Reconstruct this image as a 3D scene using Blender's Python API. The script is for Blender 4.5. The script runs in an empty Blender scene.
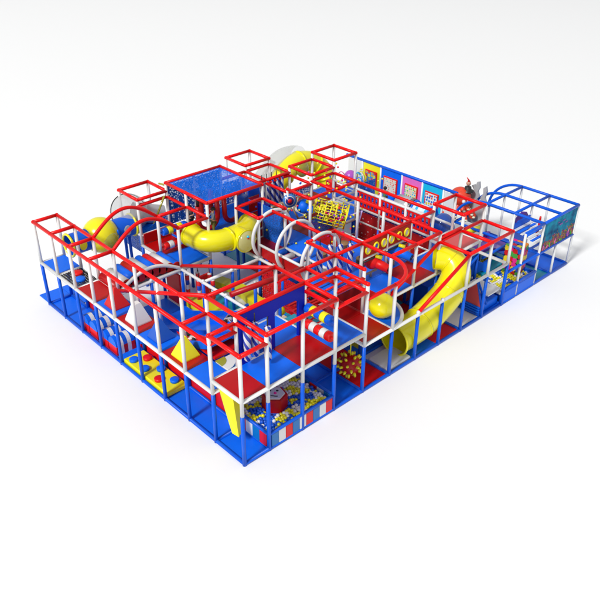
import bpy, bmesh, math, random
from mathutils import Vector, Matrix
R = random.Random(7)
sc = bpy.context.scene
col = sc.collection
PI = math.pi

# ------------------------------------------------------------------ materials
MATS = {}
def plastic(name, rgb, rough=.38, coat=.15, var=.06, bump=.0, alpha=1, scale=6, trans=0, spec=.5):
    m = bpy.data.materials.new(name); m.use_nodes = True
    nt = m.node_tree; b = nt.nodes['Principled BSDF']
    tc = nt.nodes.new('ShaderNodeTexCoord')
    no = nt.nodes.new('ShaderNodeTexNoise'); no.inputs['Scale'].default_value = scale; no.inputs['Detail'].default_value = 4
    nt.links.new(tc.outputs['Object'], no.inputs['Vector'])
    mx = nt.nodes.new('ShaderNodeMix'); mx.data_type = 'RGBA'
    mx.inputs[6].default_value = (*[c*(1-var) for c in rgb], 1)
    mx.inputs[7].default_value = (*[min(1, c*(1+var)) for c in rgb], 1)
    nt.links.new(no.outputs['Fac'], mx.inputs[0]); nt.links.new(mx.outputs[2], b.inputs['Base Color'])
    rr = nt.nodes.new('ShaderNodeMapRange'); rr.inputs['To Min'].default_value = rough*.8; rr.inputs['To Max'].default_value = rough*1.25
    nt.links.new(no.outputs['Fac'], rr.inputs['Value']); nt.links.new(rr.outputs['Result'], b.inputs['Roughness'])
    b.inputs['Coat Weight'].default_value = coat; b.inputs['Coat Roughness'].default_value = .15
    b.inputs['Alpha'].default_value = alpha; b.inputs['Transmission Weight'].default_value = trans
    b.inputs['Specular IOR Level'].default_value = spec
    if bump:
        bp = nt.nodes.new('ShaderNodeBump'); bp.inputs['Strength'].default_value = bump; bp.inputs['Distance'].default_value = .02
        nt.links.new(no.outputs['Fac'], bp.inputs['Height']); nt.links.new(bp.outputs['Normal'], b.inputs['Normal'])
    MATS[name] = m
    return m
RED = plastic('red_foam', (.78, .001, .002), .38, .05, spec=.25)
WHITE = plastic('white_foam', (.74, .75, .74), .35, .2, .03)
BLUE = plastic('blue_foam', (.002, .10, .66), .38, .05, spec=.25)
MATB = plastic('blue_vinyl', (.002, .145, .86), .42, .04, .08, .15, spec=.25)
MATR = plastic('red_vinyl', (.46, .002, .003), .4, .08, .1, .15, spec=.35)
MATRB = plastic('bright_red_vinyl', (.74, .006, .006), .4, .06, .08, .15, spec=.35)
NAVY = plastic('navy_panel', (.002, .014, .42), .5, .0, spec=.2)
YEL = plastic('yellow_plastic', (.82, .76, .002), .22, .4, .03)
YELV = plastic('yellow_vinyl', (.86, .80, .01), .4, .1)
OLIVE = plastic('yellow_tinted_dome', (.36, .36, .03), .12, .8, .05)
GREY = plastic('grey_plastic', (.42, .43, .44), .3, .3)
SMOKE = plastic('clear_grey_shell', (.62, .64, .65), .12, .5, .02, alpha=.45)
CLEAR = plastic('clear_bubble', (.8, .8, .45), .06, .8, .02, alpha=.4)
BLACK = plastic('black_foam', (.012, .012, .014), .45, .1)
TEAL = plastic('teal_vinyl', (.0, .30, .42), .4, .1)
CYAN = plastic('cyan_plastic', (.01, .50, .80), .2, .4)
PURPLE = plastic('purple_vinyl', (.11, .01, .34), .35, .2)
VIOLET = plastic('violet_plastic', (.42, .08, .5), .25, .4)
PINK = plastic('pink_board', (.78, .16, .55), .4, .1)
LILAC = plastic('lilac_foam', (.55, .42, .8), .4, .1)
TAN = plastic('tan_frame', (.46, .36, .24), .45, .1)
BROWN = plastic('brown_vinyl', (.16, .075, .03), .5, .1, .3)
BROWNT = plastic('brown_top', (.30, .16, .06), .5, .1, .3)
MAG = plastic('magenta_plastic', (.72, .01, .28), .3, .3)
GREEN = plastic('green_plastic', (.05, .40, .03), .3, .3)
ORANGE = plastic('orange_plastic', (.85, .22, .01), .3, .3)
CREAM = plastic('cream_board', (.75, .70, .52), .5, .05)
SKIN = plastic('skin', (.55, .30, .20), .55, 0)
HAIR = plastic('dark_hair', (.012, .010, .012), .6, 0)
SHIRTG = plastic('grey_cloth', (.13, .16, .19), .8, 0)
SHIRTW = plastic('white_cloth', (.7, .7, .7), .8, 0)
SHIRTN = plastic('green_cloth', (.10, .25, .12), .8, 0)
TROUS = plastic('olive_cloth', (.17, .17, .03), .8, 0)
TROUD = plastic('dark_cloth', (.02, .03, .03), .8, 0)
DRED = plastic('deep_red_vinyl', (.30, .003, .006), .4, .12, .1)
REDCLEAR = plastic('translucent_red_mat', (.62, .07, .07), .35, .15)

def stripes(name, stops, axis='x', scale=1, twist=0):
    """procedural bands along an object axis; twist makes a spiral about z"""
    m = plastic(name, (.5, .5, .5), .32, .25); nt = m.node_tree; b = nt.nodes['Principled BSDF']
    tc = nt.nodes.new('ShaderNodeTexCoord'); sp = nt.nodes.new('ShaderNodeSeparateXYZ'); nt.links.new(tc.outputs['Object'], sp.inputs[0])
    v = sp.outputs[{'x': 0, 'y': 1, 'z': 2}[axis]]
    mu = nt.nodes.new('ShaderNodeMath'); mu.operation = 'MULTIPLY'; mu.inputs[1].default_value = scale; nt.links.new(v, mu.inputs[0]); v = mu.outputs[0]
    if twist:
        at = nt.nodes.new('ShaderNodeMath'); at.operation = 'ARCTAN2'; nt.links.new(sp.outputs[1], at.inputs[0]); nt.links.new(sp.outputs[0], at.inputs[1])
        m2 = nt.nodes.new('ShaderNodeMath'); m2.operation = 'MULTIPLY'; m2.inputs[1].default_value = twist/(2*PI); nt.links.new(at.outputs[0], m2.inputs[0])
        ad = nt.nodes.new('ShaderNodeMath'); ad.operation = 'ADD'; nt.links.new(v, ad.inputs[0]); nt.links.new(m2.outputs[0], ad.inputs[1]); v = ad.outputs[0]
    fr = nt.nodes.new('ShaderNodeMath'); fr.operation = 'FLOORED_MODULO'; fr.inputs[1].default_value = 1; nt.links.new(v, fr.inputs[0])
    cr = nt.nodes.new('ShaderNodeValToRGB'); cr.color_ramp.interpolation = 'CONSTANT'
    n = len(stops); el = cr.color_ramp.elements
    while len(el) < n: el.new(.5)
    for k, c in enumerate(stops): el[k].position = k/n
    for k, c in enumerate(stops): el[k].color = (*c, 1)
    nt.links.new(fr.outputs[0], cr.inputs[0]); nt.links.new(cr.outputs[0], b.inputs['Base Color'])
    return m
cR, cW, cB, cY, cD = (.72, .004, .006), (.72, .72, .72), (.006, .07, .50), (.74, .68, .004), (.0, .16, .48)
BAG = stripes('blue_white_spiral', [(.01, .04, .40), (.68, .70, .72)], 'z', 3.6, 3)
def dots_mat(name, base, cols, scale, thr=.36):
    m = plastic(name, base, .45, .05); nt = m.node_tree; b = nt.nodes['Principled BSDF']
    tc = nt.nodes.new('ShaderNodeTexCoord'); vo = nt.nodes.new('ShaderNodeTexVoronoi'); vo.inputs['Scale'].default_value = scale; vo.inputs['Randomness'].default_value = .35
    nt.links.new(tc.outputs['Object'], vo.inputs['Vector'])
    cr = nt.nodes.new('ShaderNodeValToRGB'); cr.color_ramp.interpolation = 'CONSTANT'; el = cr.color_ramp.elements
    while len(el) < len(cols): el.new(.5)
    for k, c in enumerate(cols): el[k].position = k/len(cols)
    for k, c in enumerate(cols): el[k].color = (*c, 1)
    sp = nt.nodes.new('ShaderNodeSeparateColor'); nt.links.new(vo.outputs['Color'], sp.inputs[0]); nt.links.new(sp.outputs[0], cr.inputs[0])
    lt = nt.nodes.new('ShaderNodeMath'); lt.operation = 'LESS_THAN'; lt.inputs[1].default_value = thr; nt.links.new(vo.outputs['Distance'], lt.inputs[0])
    mx = nt.nodes.new('ShaderNodeMix'); mx.data_type = 'RGBA'; mx.inputs[6].default_value = (*base, 1)
    nt.links.new(lt.outputs[0], mx.inputs[0]); nt.links.new(cr.outputs[0], mx.inputs[7]); nt.links.new(mx.outputs[2], b.inputs['Base Color'])
    return m
CANDY = dots_mat('round_sweets_print', (.02, .01, .03), [(.75, .02, .25), (.8, .6, .02), (.6, .01, .01), (.05, .35, .05), (.8, .25, .02), (.02, .1, .5)], 6.5, .62)
BOARD1 = dots_mat('red_speckled_game', (.75, .68, .55), [(.75, .03, .03), (.1, .5, .5), (.7, .3, .3)], 14, .3)
BOARD2 = dots_mat('coloured_square_game', (.78, .76, .45), [(.02, .4, .8), (.1, .5, .05), (.75, .05, .05), (.8, .3, .6)], 12, .32)
BOARD3 = dots_mat('toy_shelf_game', (.8, .8, .75), [(.8, .1, .05), (.02, .15, .6), (.8, .6, .02)], 10, .4)
BOARD4 = dots_mat('house_picture_game', (.05, .35, .7), [(.8, .5, .02), (.75, .05, .02), (.8, .75, .1)], 8, .5)
def net_mat(name, rgb, scale, fill):
    m = plastic(name, rgb, .8, 0, .55, spec=.1, scale=26); nt = m.node_tree; b = nt.nodes['Principled BSDF']
    tc = nt.nodes.new('ShaderNodeTexCoord'); vo = nt.nodes.new('ShaderNodeTexVoronoi'); vo.feature = 'DISTANCE_TO_EDGE'
    vo.inputs['Scale'].default_value = scale; vo.inputs['Randomness'].default_value = .6; nt.links.new(tc.outputs['Object'], vo.inputs['Vector'])
    cr = nt.nodes.new('ShaderNodeMapRange'); cr.inputs['From Min'].default_value = .05; cr.inputs['From Max'].default_value = .16
    cr.inputs['To Min'].default_value = 1; cr.inputs['To Max'].default_value = fill
    nt.links.new(vo.outputs['Distance'], cr.inputs['Value']); nt.links.new(cr.outputs['Result'], b.inputs['Alpha'])
    return m
NETB = net_mat('blue_netting', (.006, .13, .76), 19, .55)
NETT = net_mat('thin_blue_netting', (.02, .14, .62), 16, .4)
NETR = net_mat('red_netting', (.62, .01, .015), 14, .25)
def ocean_mat():
    m = plastic('ocean_picture', (.01, .1, .2), .65, 0, spec=.15); nt = m.node_tree; b = nt.nodes['Principled BSDF']
    tc = nt.nodes.new('ShaderNodeTexCoord'); sp = nt.nodes.new('ShaderNodeSeparateXYZ'); nt.links.new(tc.outputs['Object'], sp.inputs[0])
    n1 = nt.nodes.new('ShaderNodeTexNoise'); n1.inputs['Scale'].default_value = 3.2; n1.inputs['Detail'].default_value = 6; nt.links.new(tc.outputs['Object'], n1.inputs['Vector'])
    cr = nt.nodes.new('ShaderNodeValToRGB'); el = cr.color_ramp.elements
    el[0].position = .35; el[0].color = (.001, .05, .16, 1); el[1].position = .66; el[1].color = (.004, .30, .46, 1)
    nt.links.new(n1.outputs['Fac'], cr.inputs[0])
    vo = nt.nodes.new('ShaderNodeTexVoronoi'); vo.inputs['Scale'].default_value = 22; nt.links.new(tc.outputs['Object'], vo.inputs['Vector'])
    sc_ = nt.nodes.new('ShaderNodeSeparateColor'); nt.links.new(vo.outputs['Color'], sc_.inputs[0])
    c2 = nt.nodes.new('ShaderNodeValToRGB'); c2.color_ramp.interpolation = 'CONSTANT'; e = c2.color_ramp.elements
    for k in range(3): e.new(.5)
    for k, c in enumerate([(.34, .16, .03), (.15, .02, .16), (.02, .12, .08), (.34, .07, .08), (.26, .20, .07)]): e[k].position = k/5
    for k, c in enumerate([(.34, .16, .03), (.15, .02, .16), (.02, .12, .08), (.34, .07, .08), (.26, .20, .07)]): e[k].color = (*c, 1)
    nt.links.new(sc_.outputs[0], c2.inputs[0])
    # coral fills the bottom, its upper edge uneven
    n2 = nt.nodes.new('ShaderNodeTexNoise'); n2.inputs['Scale'].default_value = 5; nt.links.new(tc.outputs['Object'], n2.inputs['Vector'])
    ad = nt.nodes.new('ShaderNodeMath'); ad.operation = 'MULTIPLY_ADD'; ad.inputs[1].default_value = .9; ad.inputs[2].default_value = -.12; nt.links.new(n2.outputs['Fac'], ad.inputs[0])
    lt = nt.nodes.new('ShaderNodeMath'); lt.operation = 'LESS_THAN'; nt.links.new(sp.outputs[2], lt.inputs[0]); nt.links.new(ad.outputs[0], lt.inputs[1])
    mx = nt.nodes.new('ShaderNodeMix'); mx.data_type = 'RGBA'; nt.links.new(lt.outputs[0], mx.inputs[0]); nt.links.new(cr.outputs[0], mx.inputs[6]); nt.links.new(c2.outputs[0], mx.inputs[7])
    nt.links.new(mx.outputs[2], b.inputs['Base Color'])
    return m
OCEAN = ocean_mat()

# ------------------------------------------------------------------ mesh builder
class MB:
    def __init__(s, *mats): s.v = []; s.f = []; s.mi = []; s.sm = []; s.mats = list(mats); s.cur = 0; s.smooth = True
    def use(s, m):
        if m not in s.mats: s.mats.append(m)
        s.cur = s.mats.index(m); return s
    def add(s, vs, fs, smooth=None):
        o = len(s.v); s.v += [tuple(v) for v in vs]
        for f in fs: s.f.append([o+i for i in f]); s.mi.append(s.cur); s.sm.append(s.smooth if smooth is None else smooth)
        return s
    def box(s, x0, y0, z0, x1, y1, z1, bev=0.0):
        if bev:
            b = min(bev, (x1-x0)*.45, (y1-y0)*.45, (z1-z0)*.45)
            ring = lambda d, z: [(x0+d, y0+b, z), (x0+b, y0+d, z), (x1-b, y0+d, z), (x1-d, y0+b, z), (x1-d, y1-b, z), (x1-b, y1-d, z), (x0+b, y1-d, z), (x0+d, y1-b, z)]
            vs = ring(b, z0)+ring(0, z0+b)+ring(0, z1-b)+ring(b, z1)
            fs = [list(range(7, -1, -1)), list(range(24, 32))]
            for r in range(3):
                for k in range(8): a = r*8+k; c = r*8+(k+1) % 8; fs.append([a, c, c+8, a+8])
            return s.add(vs, fs, False)
        vs = [(x, y, z) for z in (z0, z1) for x, y in ((x0, y0), (x1, y0), (x1, y1), (x0, y1))]
        return s.add(vs, [(3, 2, 1, 0), (4, 5, 6, 7), (0, 1, 5, 4), (1, 2, 6, 5), (2, 3, 7, 6), (3, 0, 4, 7)], False)
    def tube(s, pts, r, n=12, cap=True, closed=False, rs=None):
        P = [Vector(p) for p in pts]; N = len(P); fr = []
        T = []
        for i in range(N):
            if closed: t = P[(i+1) % N]-P[i-1]
            else: t = P[min(i+1, N-1)]-P[max(i-1, 0)]
            T.append(t.normalized())
        u = T[0].orthogonal().normalized()
        if abs(T[0].z) < .9: u = Vector((0, 0, 1)); u = (u-T[0]*u.dot(T[0])).normalized()
        vs = []
        for i in range(N):
            u = (u-T[i]*u.dot(T[i])).normalized(); w = T[i].cross(u)
            rr = rs[i] if rs else r
            vs += [P[i]+(u*math.cos(2*PI*k/n)+w*math.sin(2*PI*k/n))*rr for k in range(n)]
        fs = []
        for i in range(N if closed else N-1):
            j = (i+1) % N
            for k in range(n): fs.append([i*n+k, i*n+(k+1) % n, j*n+(k+1) % n, j*n+k])
        s.add(vs, fs)
        if cap and not closed: s.f.append([len(s.v)-len(vs)+k for k in range(n-1, -1, -1)]); s.mi.append(s.cur); s.sm.append(False); s.f.append([len(s.v)-n+k for k in range(n)]); s.mi.append(s.cur); s.sm.append(False)
        return s
    def sph(s, c, r, n=16, m=10, sc_=(1, 1, 1), lo=0., hi=1.):
        vs = []; fs = []
        for i in range(m+1):
            a = PI*(lo+(hi-lo)*i/m)
            for k in range(n): b = 2*PI*k/n; vs.append((c[0]+r*sc_[0]*math.sin(a)*math.cos(b), c[1]+r*sc_[1]*math.sin(a)*math.sin(b), c[2]+r*sc_[2]*math.cos(a)))
        for i in range(m):
            for k in range(n): fs.append([i*n+k, (i+1)*n+k, (i+1)*n+(k+1) % n, i*n+(k+1) % n])
        return s.add(vs, fs)
    def lathe(s, prof, n=20, c=(0, 0, 0)):
        vs = []; fs = []
        for r, z in prof:
            for k in range(n): vs.append((c[0]+r*math.cos(2*PI*k/n), c[1]+r*math.sin(2*PI*k/n), c[2]+z))
        for i in range(len(prof)-1):
            for k in range(n): fs.append([i*n+k, i*n+(k+1) % n, (i+1)*n+(k+1) % n, (i+1)*n+k])
        return s.add(vs, fs)
    def prism(s, poly, axis, a, b):
        """poly in the two other axes (x: y,z | y: x,z | z: x,y)"""
        def P(p, t): return {'x': (t, p[0], p[1]), 'y': (p[0], t, p[1]), 'z': (p[0], p[1], t)}[axis]
        n = len(poly); vs = [P(p, a) for p in poly]+[P(p, b) for p in poly]
        fs = [list(range(n-1, -1, -1)), list(range(n, 2*n))]+[[k, (k+1) % n, n+(k+1) % n, n+k] for k in range(n)]
        return s.add(vs, fs, False)
    def mesh(s, name):
        me = bpy.data.meshes.new(name); me.from_pydata(s.v, [], s.f)
        for m in s.mats: me.materials.append(m)
        for p, i, q in zip(me.polygons, s.mi, s.sm): p.material_index = i; p.use_smooth = q
        bm = bmesh.new(); bm.from_mesh(me); bmesh.ops.remove_doubles(bm, verts=bm.verts, dist=1e-5); bmesh.ops.recalc_face_normals(bm, faces=bm.faces); bm.to_mesh(me); bm.free()
        return me
    def build(s, name, parent=None, loc=None, label=None):
        o = bpy.data.objects.new(name, s.mesh(name)); col.objects.link(o)
        if parent: o.parent = parent
        if loc: o.location = loc
        if label: o['label'] = label
        return o
def thing(name, label, cat, loc=(0, 0, 0), rz=0, group=None):
    o = bpy.data.objects.new(name, None); col.objects.link(o); o.empty_display_size = .2
    return tag(o, label, cat, group, loc, rz)
def tag(o, label, cat, group=None, loc=None, rz=0):
    if loc is not None: o.location = loc
    if rz: o.rotation_euler = (0, 0, rz)
    o['label'] = label; o['category'] = cat
    if group: o['group'] = group
    return o
def copy_tree(o, parent=None):
    c = o.copy(); col.objects.link(c); c.parent = parent
    for ch in list(o.children): copy_tree(ch, c)
    return c
def dup(o, loc, label, rz=None):
    c = copy_tree(o); c.location = loc; c['label'] = label
    if rz is not None: c.rotation_euler = (0, 0, rz)
    return c
def arc(fn, n): return [fn(k/n) for k in range(n+1)]

L, H = 1.42, 1.75            # the two deck levels
TL, TM, TH = 2.66, 2.87, 3.07
XS = [0, .7]+[.7+k for k in range(1, 11)]
pr = .049

# ------------------------------------------------------------------ ground
g = MB(); gm = plastic('white_studio_floor', (.895, .895, .895), .6, 0, .004, spec=.1); g.use(gm)
g.add([(-150, -150, 0), (150, -150, 0), (150, 150, 0), (-150, 150, 0)], [(0, 1, 2, 3)], False)
go = g.build('ground'); go['kind'] = 'structure'

# ------------------------------------------------------------------ main frame
F = thing('soft_playground', 'huge two storey climbing frame of red rails on white and blue posts', 'climbing frame')
rails = []   # (x0,y0,x1,y1,z)
def rl(x0, y0, x1, y1, z, z1=None): rails.append((x0, y0, x1, y1, z, z if z1 is None else z1))
def rbox(x0, y0, x1, y1, z):
    rl(x0, y0, x1, y0, z); rl(x0, y1, x1, y1, z); rl(x0, y0, x0, y1, z); rl(x1, y0, x1, y1, z)
rl(0, 1, 0, 9, TL); rl(.7, 1, .7, 9, TL)
for y in (9, 8, 7, 6, 2, 1): rl(0, y, .7, y, TL)
rbox(0, 0, .7, 1, TM)
rl(.7, 0, 2.7, 0, TH); rl(.7, 0, .7, 2, TH); rl(2.7, 0, 2.7, 2, TH); rl(.7, 1, 2.7, 1, TH); rl(.7, 2, 2.7, 2, TH)
rl(2.7, 0, 2.7, 1, TM); rbox(2.7, 0, 3.7, 1, 2.86)
rl(3.7, 1, 4.7, 1, 2.42); rl(3.7, 0, 3.7, 1, 3.06); rl(2.7, 1, 3.7, 1, 3.06); rl(3.7, 0, 4.7, 0, TL)
rl(3.7, 1, 3.7, 2, TL); rl(2.7, 2, 3.7, 2, TL); rl(3.7, 2, 4.7, 2, TL)
rbox(4.7, 2, 5.7, 3, TL); rl(4.7, 1, 4.7, 2, TL); rl(5.7, 1, 5.7, 2, TL)
rl(5.7, 2, 7.7, 2, TL); rl(6.7, 1, 6.7, 2, TL); rl(6.7, 1, 7.7, 1, TL); rl(7.7, 1, 7.7, 5, TL); rl(5.7, 1, 6.7, 1, TL)
rbox(7.7, 0, 9.7, 1, 2.4); rl(8.7, 0, 8.7, 1, 2.4)
rbox(8.7, 1, 9.7, 2, TM)
rl(7.7, 1, 8.7, 1, 2.5); rl(7.7, 2, 8.7, 2, TL)
rl(2.7, 6, 2.7, 8, TL); rl(3.7, 6, 3.7, 8, TL)
for y in (6, 7, 8): rl(2.7, y, 3.7, y, TL)
rbox(2.7, 8, 3.7, 9, 2.84)
rbox(3.7, 6, 5.7, 8, 3.09)
rbox(6.7, 8, 7.7, 9, 2.85); rbox(6.7, 7, 7.7, 8, TL); rl(5.7, 8, 6.7, 8, TL); rl(5.7, 7, 6.7, 7, TL)
rbox(7.7, 6, 8.7, 7, 2.85); rbox(8.7, 6, 9.7, 7, 3.08)
rbox(6.7, 6, 7.7, 7, 2.56); rbox(7.7, 5, 8.7, 6, TL); rbox(4.7, 5, 5.7, 6, TL)
rl(6.7, 5, 7.7, 5, TL); rl(6.7, 5, 6.7, 6, TL)
rl(8.7, 5, 8.7, 2, TL)
rl(.7, 6, .7, 2, 1.5, 3.1); rl(2.7, 6, 2.7, 2, 1.5, 3.05)   # slide side rails
rl(7.7, 0, 5.7, 0, 2.38, 1.46); rl(7.7, 1, 5.7, 1, 2.38, 1.46)
seen = set()
for (x0, y0, x1, y1, z, z1) in rails:
    k = (x0, y0, x1, y1, z)
    if k in seen or (x1, y1, x0, y0, z) in seen: continue
    seen.add(k)
    MB().use(RED).tube([(x0, y0, z), (x1, y1, z1)], pr, 12).build('top_rail', F)
# arched red rails over the roller hill, and the rounded corner
for y in (7, 6):
    MB().use(RED).tube(arc(lambda t: (.7+2*t, y, TL+.55*math.sin(PI*t)), 24), pr, 12).build('arched_rail', F)
MB().use(RED).tube(arc(lambda t: (4.7+math.sin(PI/2*t), 1-math.cos(PI/2*t), TL), 16), pr, 12).build('curved_corner_rail', F)
MB().use(WHITE).tube(arc(lambda t: (4.7+math.sin(PI/2*t), 1-math.cos(PI/2*t), L), 16), pr, 12).build('curved_deck_edge', F)
MB().use(WHITE).tube(arc(lambda t: (.7+2*t, 6, L+.38*math.sin(PI*t)), 20), pr, 12).build('white_arch', F)
# posts
ptop = {}
def addp(x, y, z): k = (round(x, 2), round(y, 2)); ptop[k] = max(ptop.get(k, 0), z)
GX = [0, .7]+[round(.7+k, 2) for k in range(1, 11)]
for (x0, y0, x1, y1, z, z1) in rails:
    if z1 != z:
        for (a, b, c) in ((x0, y0, z), (x1, y1, z1)): addp(a, b, min(c, TL+.1) if (a, b) != (8.7, 5) else TH)
        continue
    if x0 == x1:
        for y in range(int(min(y0, y1)), int(max(y0, y1))+1): addp(x0, y, z)
    else:
        for x in GX:
            if min(x0, x1)-.01 <= x <= max(x0, x1)+.01:
                if (x == 1.7 and z == TH and y0 != 0): continue
                addp(x, y0, z)
for k, z in {(0, 0): TM, (1.7, 0): TH, (5.7, 0): L, (6.7, 0): L, (4.7, 4): L, (4.7, 3): TL, (5.7, 4): L, (4.7, 0): TL, (6.7, 4): L, (2.7, 3): L, (2.7, 4): L, (2.7, 5): L,
             (3.7, 5): L, (3.7, 4): L, (3.7, 3): L, (1.7, 6): L, (5.7, 5): TL, (9.7, 3): L, (9.7, 4): L, (9.7, 5): L}.items(): ptop[k] = max(ptop.get(k, 0), z)
ptop.pop((.7, 0), None); addp(.7, 0, TH)
for (x, y), z in sorted(ptop.items()):
    pz = L-.06
    top = MB().use(WHITE).tube([(x, y, min(pz, z-.1)), (x, y, z-.02)], .045, 12)
    o = top.build('post', F)
    cp = MB().use(RED if z > 2 else WHITE).sph((x, y, z), .056, 12, 8).build('post_cap', o)
    MB().use(BLUE).tube([(x, y, 0.0), (x, y, pz)], .047, 12).build('lower_sleeve', o)
print('posts', len(ptop))

# decks: (i, j, level, material)
b_, r_, n_ = MATB, MATR, DRED
DECK = {}
for j in range(9): DECK[(0, j)] = (H if j == 0 else L, MATR if j % 2 == 0 else MATB)
DECK[(0, 8)] = (L, MATB); DECK.pop((0, 7))
for i, j, z, m in [(1, 0, H, b_), (2, 0, H, r_), (3, 0, H, b_), (4, 0, L, r_), (2, 1, H, b_), (5, 1, L, r_), (3, 1, L, b_), (4, 1, L, r_), (6, 1, L, b_), (7, 1, L, r_), (8, 1, L, b_), (9, 1, H, REDCLEAR),
                   (3, 6, L, b_), (3, 7, L, r_), (4, 6, H, b_), (4, 7, L, b_), (5, 6, H, b_), (5, 7, H, b_), (5, 2, L, b_), (5, 5, L, n_),
                   (6, 2, L, b_), (6, 3, L, b_), (6, 4, L, b_), (7, 2, L, b_), (7, 3, L, b_), (7, 4, L, r_), (8, 4, .9, n_), (8, 3, .9, n_), (8, 2, .9, n_),
                   (6, 5, L, b_), (7, 5, L, n_), (8, 5, L, b_), (6, 6, H, r_), (6, 7, H, b_), (7, 6, L, b_), (7, 7, H, r_), (7, 8, H, b_), (8, 6, H, n_), (9, 6, H, b_), (9, 5, L, b_),
                   (9, 2, L, b_), (9, 3, L, n_), (9, 4, L, b_), (3, 8, H, b_)]: DECK[(i, j)] = (z, m)
edges = {}; ecnt = {}
for (i, j), (z, m) in sorted(DECK.items()):
    x0, x1 = XS[i], XS[i+1]
    MB().use(m).box(x0+.004, j+.004, z-.06, x1-.004, j+.996, z, .006).build('deck_panel', F)
    for e in (('x', j, x0, x1), ('x', j+1, x0, x1), ('y', x0, j, j+1), ('y', x1, j, j+1)): ecnt[(e, z)] = ecnt.get((e, z), 0)+1
for (e, z), n2 in ecnt.items():
    if n2 == 1 and not (e[0] == 'y' and e[1] == .7 and z == L): edges.setdefault((e[0], e[1], z), set()).add((e[2], e[3]))
for e in [('y', .7, 6, 7, L), ('y', 2.7, 2, 6, L), ('x', 6, .7, 2.7, L), ('x', 7, .7, 2.7, L), ('y', 4.7, 2, 5, L), ('x', 5, 2.7, 4.7, L), ('x', 3, 2.7, 4.7, L), ('x', 0, 4.7, 9.7, L), ('y', 9.7, 0, 2, L), ('x', 1, 7.7, 9.7, L), ('y', 5.7, 3, 5, L), ('y', 0, 7, 8, L), ('x', 1, 5.7, 7.7, L)]:
    edges.setdefault((e[0], e[1], e[4]), set()).add((e[2], e[3]))
nb = 0
for (ax, c, z), ss in sorted(edges.items()):
    ss = sorted(ss); runs = [list(ss[0])]
    for a, b in ss[1:]:
        if a <= runs[-1][1]+.01: runs[-1][1] = max(runs[-1][1], b)
        else: runs.append([a, b])
    for a, b in runs:
        p = [(a, c, z-.03), (b, c, z-.03)] if ax == 'x' else [(c, a, z-.031), (c, b, z-.031)]
        MB().use(WHITE).tube(p, .046, 12).build('deck_beam', F); nb += 1
print('beams', nb, 'rails', len(seen))
# quarter round deck
q = [(4.7, 1)]+arc(lambda t: (4.7+.97*math.sin(PI/2*t), 1-.97*math.cos(PI/2*t)), 16)
MB().use(MATB).prism(q, 'z', L-.06, L).build('rounded_deck_panel', F)
# extra white guard rails of the bridge
for (x, ya, yb, za, zb) in [(8.7, 6, 2, 2.43, 2.43), (8.7, 6, 2, 1.83, 1.83), (9.7, 5.5, 2, 1.9, 1.9)]:
    MB().use(WHITE).tube([(x, ya, za), (x, yb, zb)], .04, 12).build('guard_rail', F)
MB().use(WHITE).tube([(4.7, 3, 1.85), (4.7, 5, 1.85)], .04, 12).build('guard_rail', F)
# ground beams
for p in [((0, 0), (0, 9)), ((0, 0), (9.7, 0)), ((.7, 0), (.7, 9)), ((3.7, 0), (3.7, 3)), ((4.7, 0), (4.7, 3)), ((7.7, 0), (7.7, 2)), ((8.7, 0), (8.7, 2)), ((0, 1), (10.4, 1)), ((2.7, 1), (2.7, 6)), ((0, 9), (.7, 9)), ((9.7, 0), (9.7, 5)), ((2.7, 5), (9.7, 5))]:
    MB().use(BLUE).tube([(*p[0], .045), (*p[1], .045)], .044, 12).build('ground_beam', F)

# floor mats under the frame
FM = thing('floor_mat_field', 'blue, red and teal padded floor mats laid as a checkerboard under the climbing frame', 'floor mats')
def mat_tile(x0, y0, x1, y1, m, z=.03): MB().use(m).box(x0+.004, y0+.004, .002, x1-.004, y1-.004, z, .008).build('floor_mat', FM)
mat_tile(0, 0, .7, 3, MATB); mat_tile(0, 5, .7, 9.7, MATB); mat_tile(.7, 8.4, 1.3, 9.7, MATB, .028)
mat_tile(-.02, 3, .7, 5, MATB, .025)
for i in range(1, 10):
    for j in range(0, 9):
        if (i, j) in ((5, 0), (8, 0), (1, 0), (2, 0), (1, 1), (2, 1)) or (3 <= i <= 5 and j > 4) or (i < 3 and j > 6): continue
        m = MATB
        if (i, j) in ((4, 0), (7, 0)): m = MATRB
        elif (i, j) in ((3, 0), (6, 0), (9, 0)): m = MATB
        elif i >= 4: m = (MATRB, TEAL, MATB)[(i*2+j) % 3]
        elif i == 1 and j > 1: m = MATB
        mat_tile(XS[i], j, XS[i+1], j+1, m)
# low red wall behind the gallery
t = MB().use(MATRB)
for a, b in ((1.05, 3.2), (3.25, 5.2), (5.25, 8.2)): t.box(.74, a, .03, .79, b, .62, .01)
tag(t.build('padded_wall'), 'long low red padded wall standing behind the blue posts of the left gallery', 'padded wall')

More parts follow.
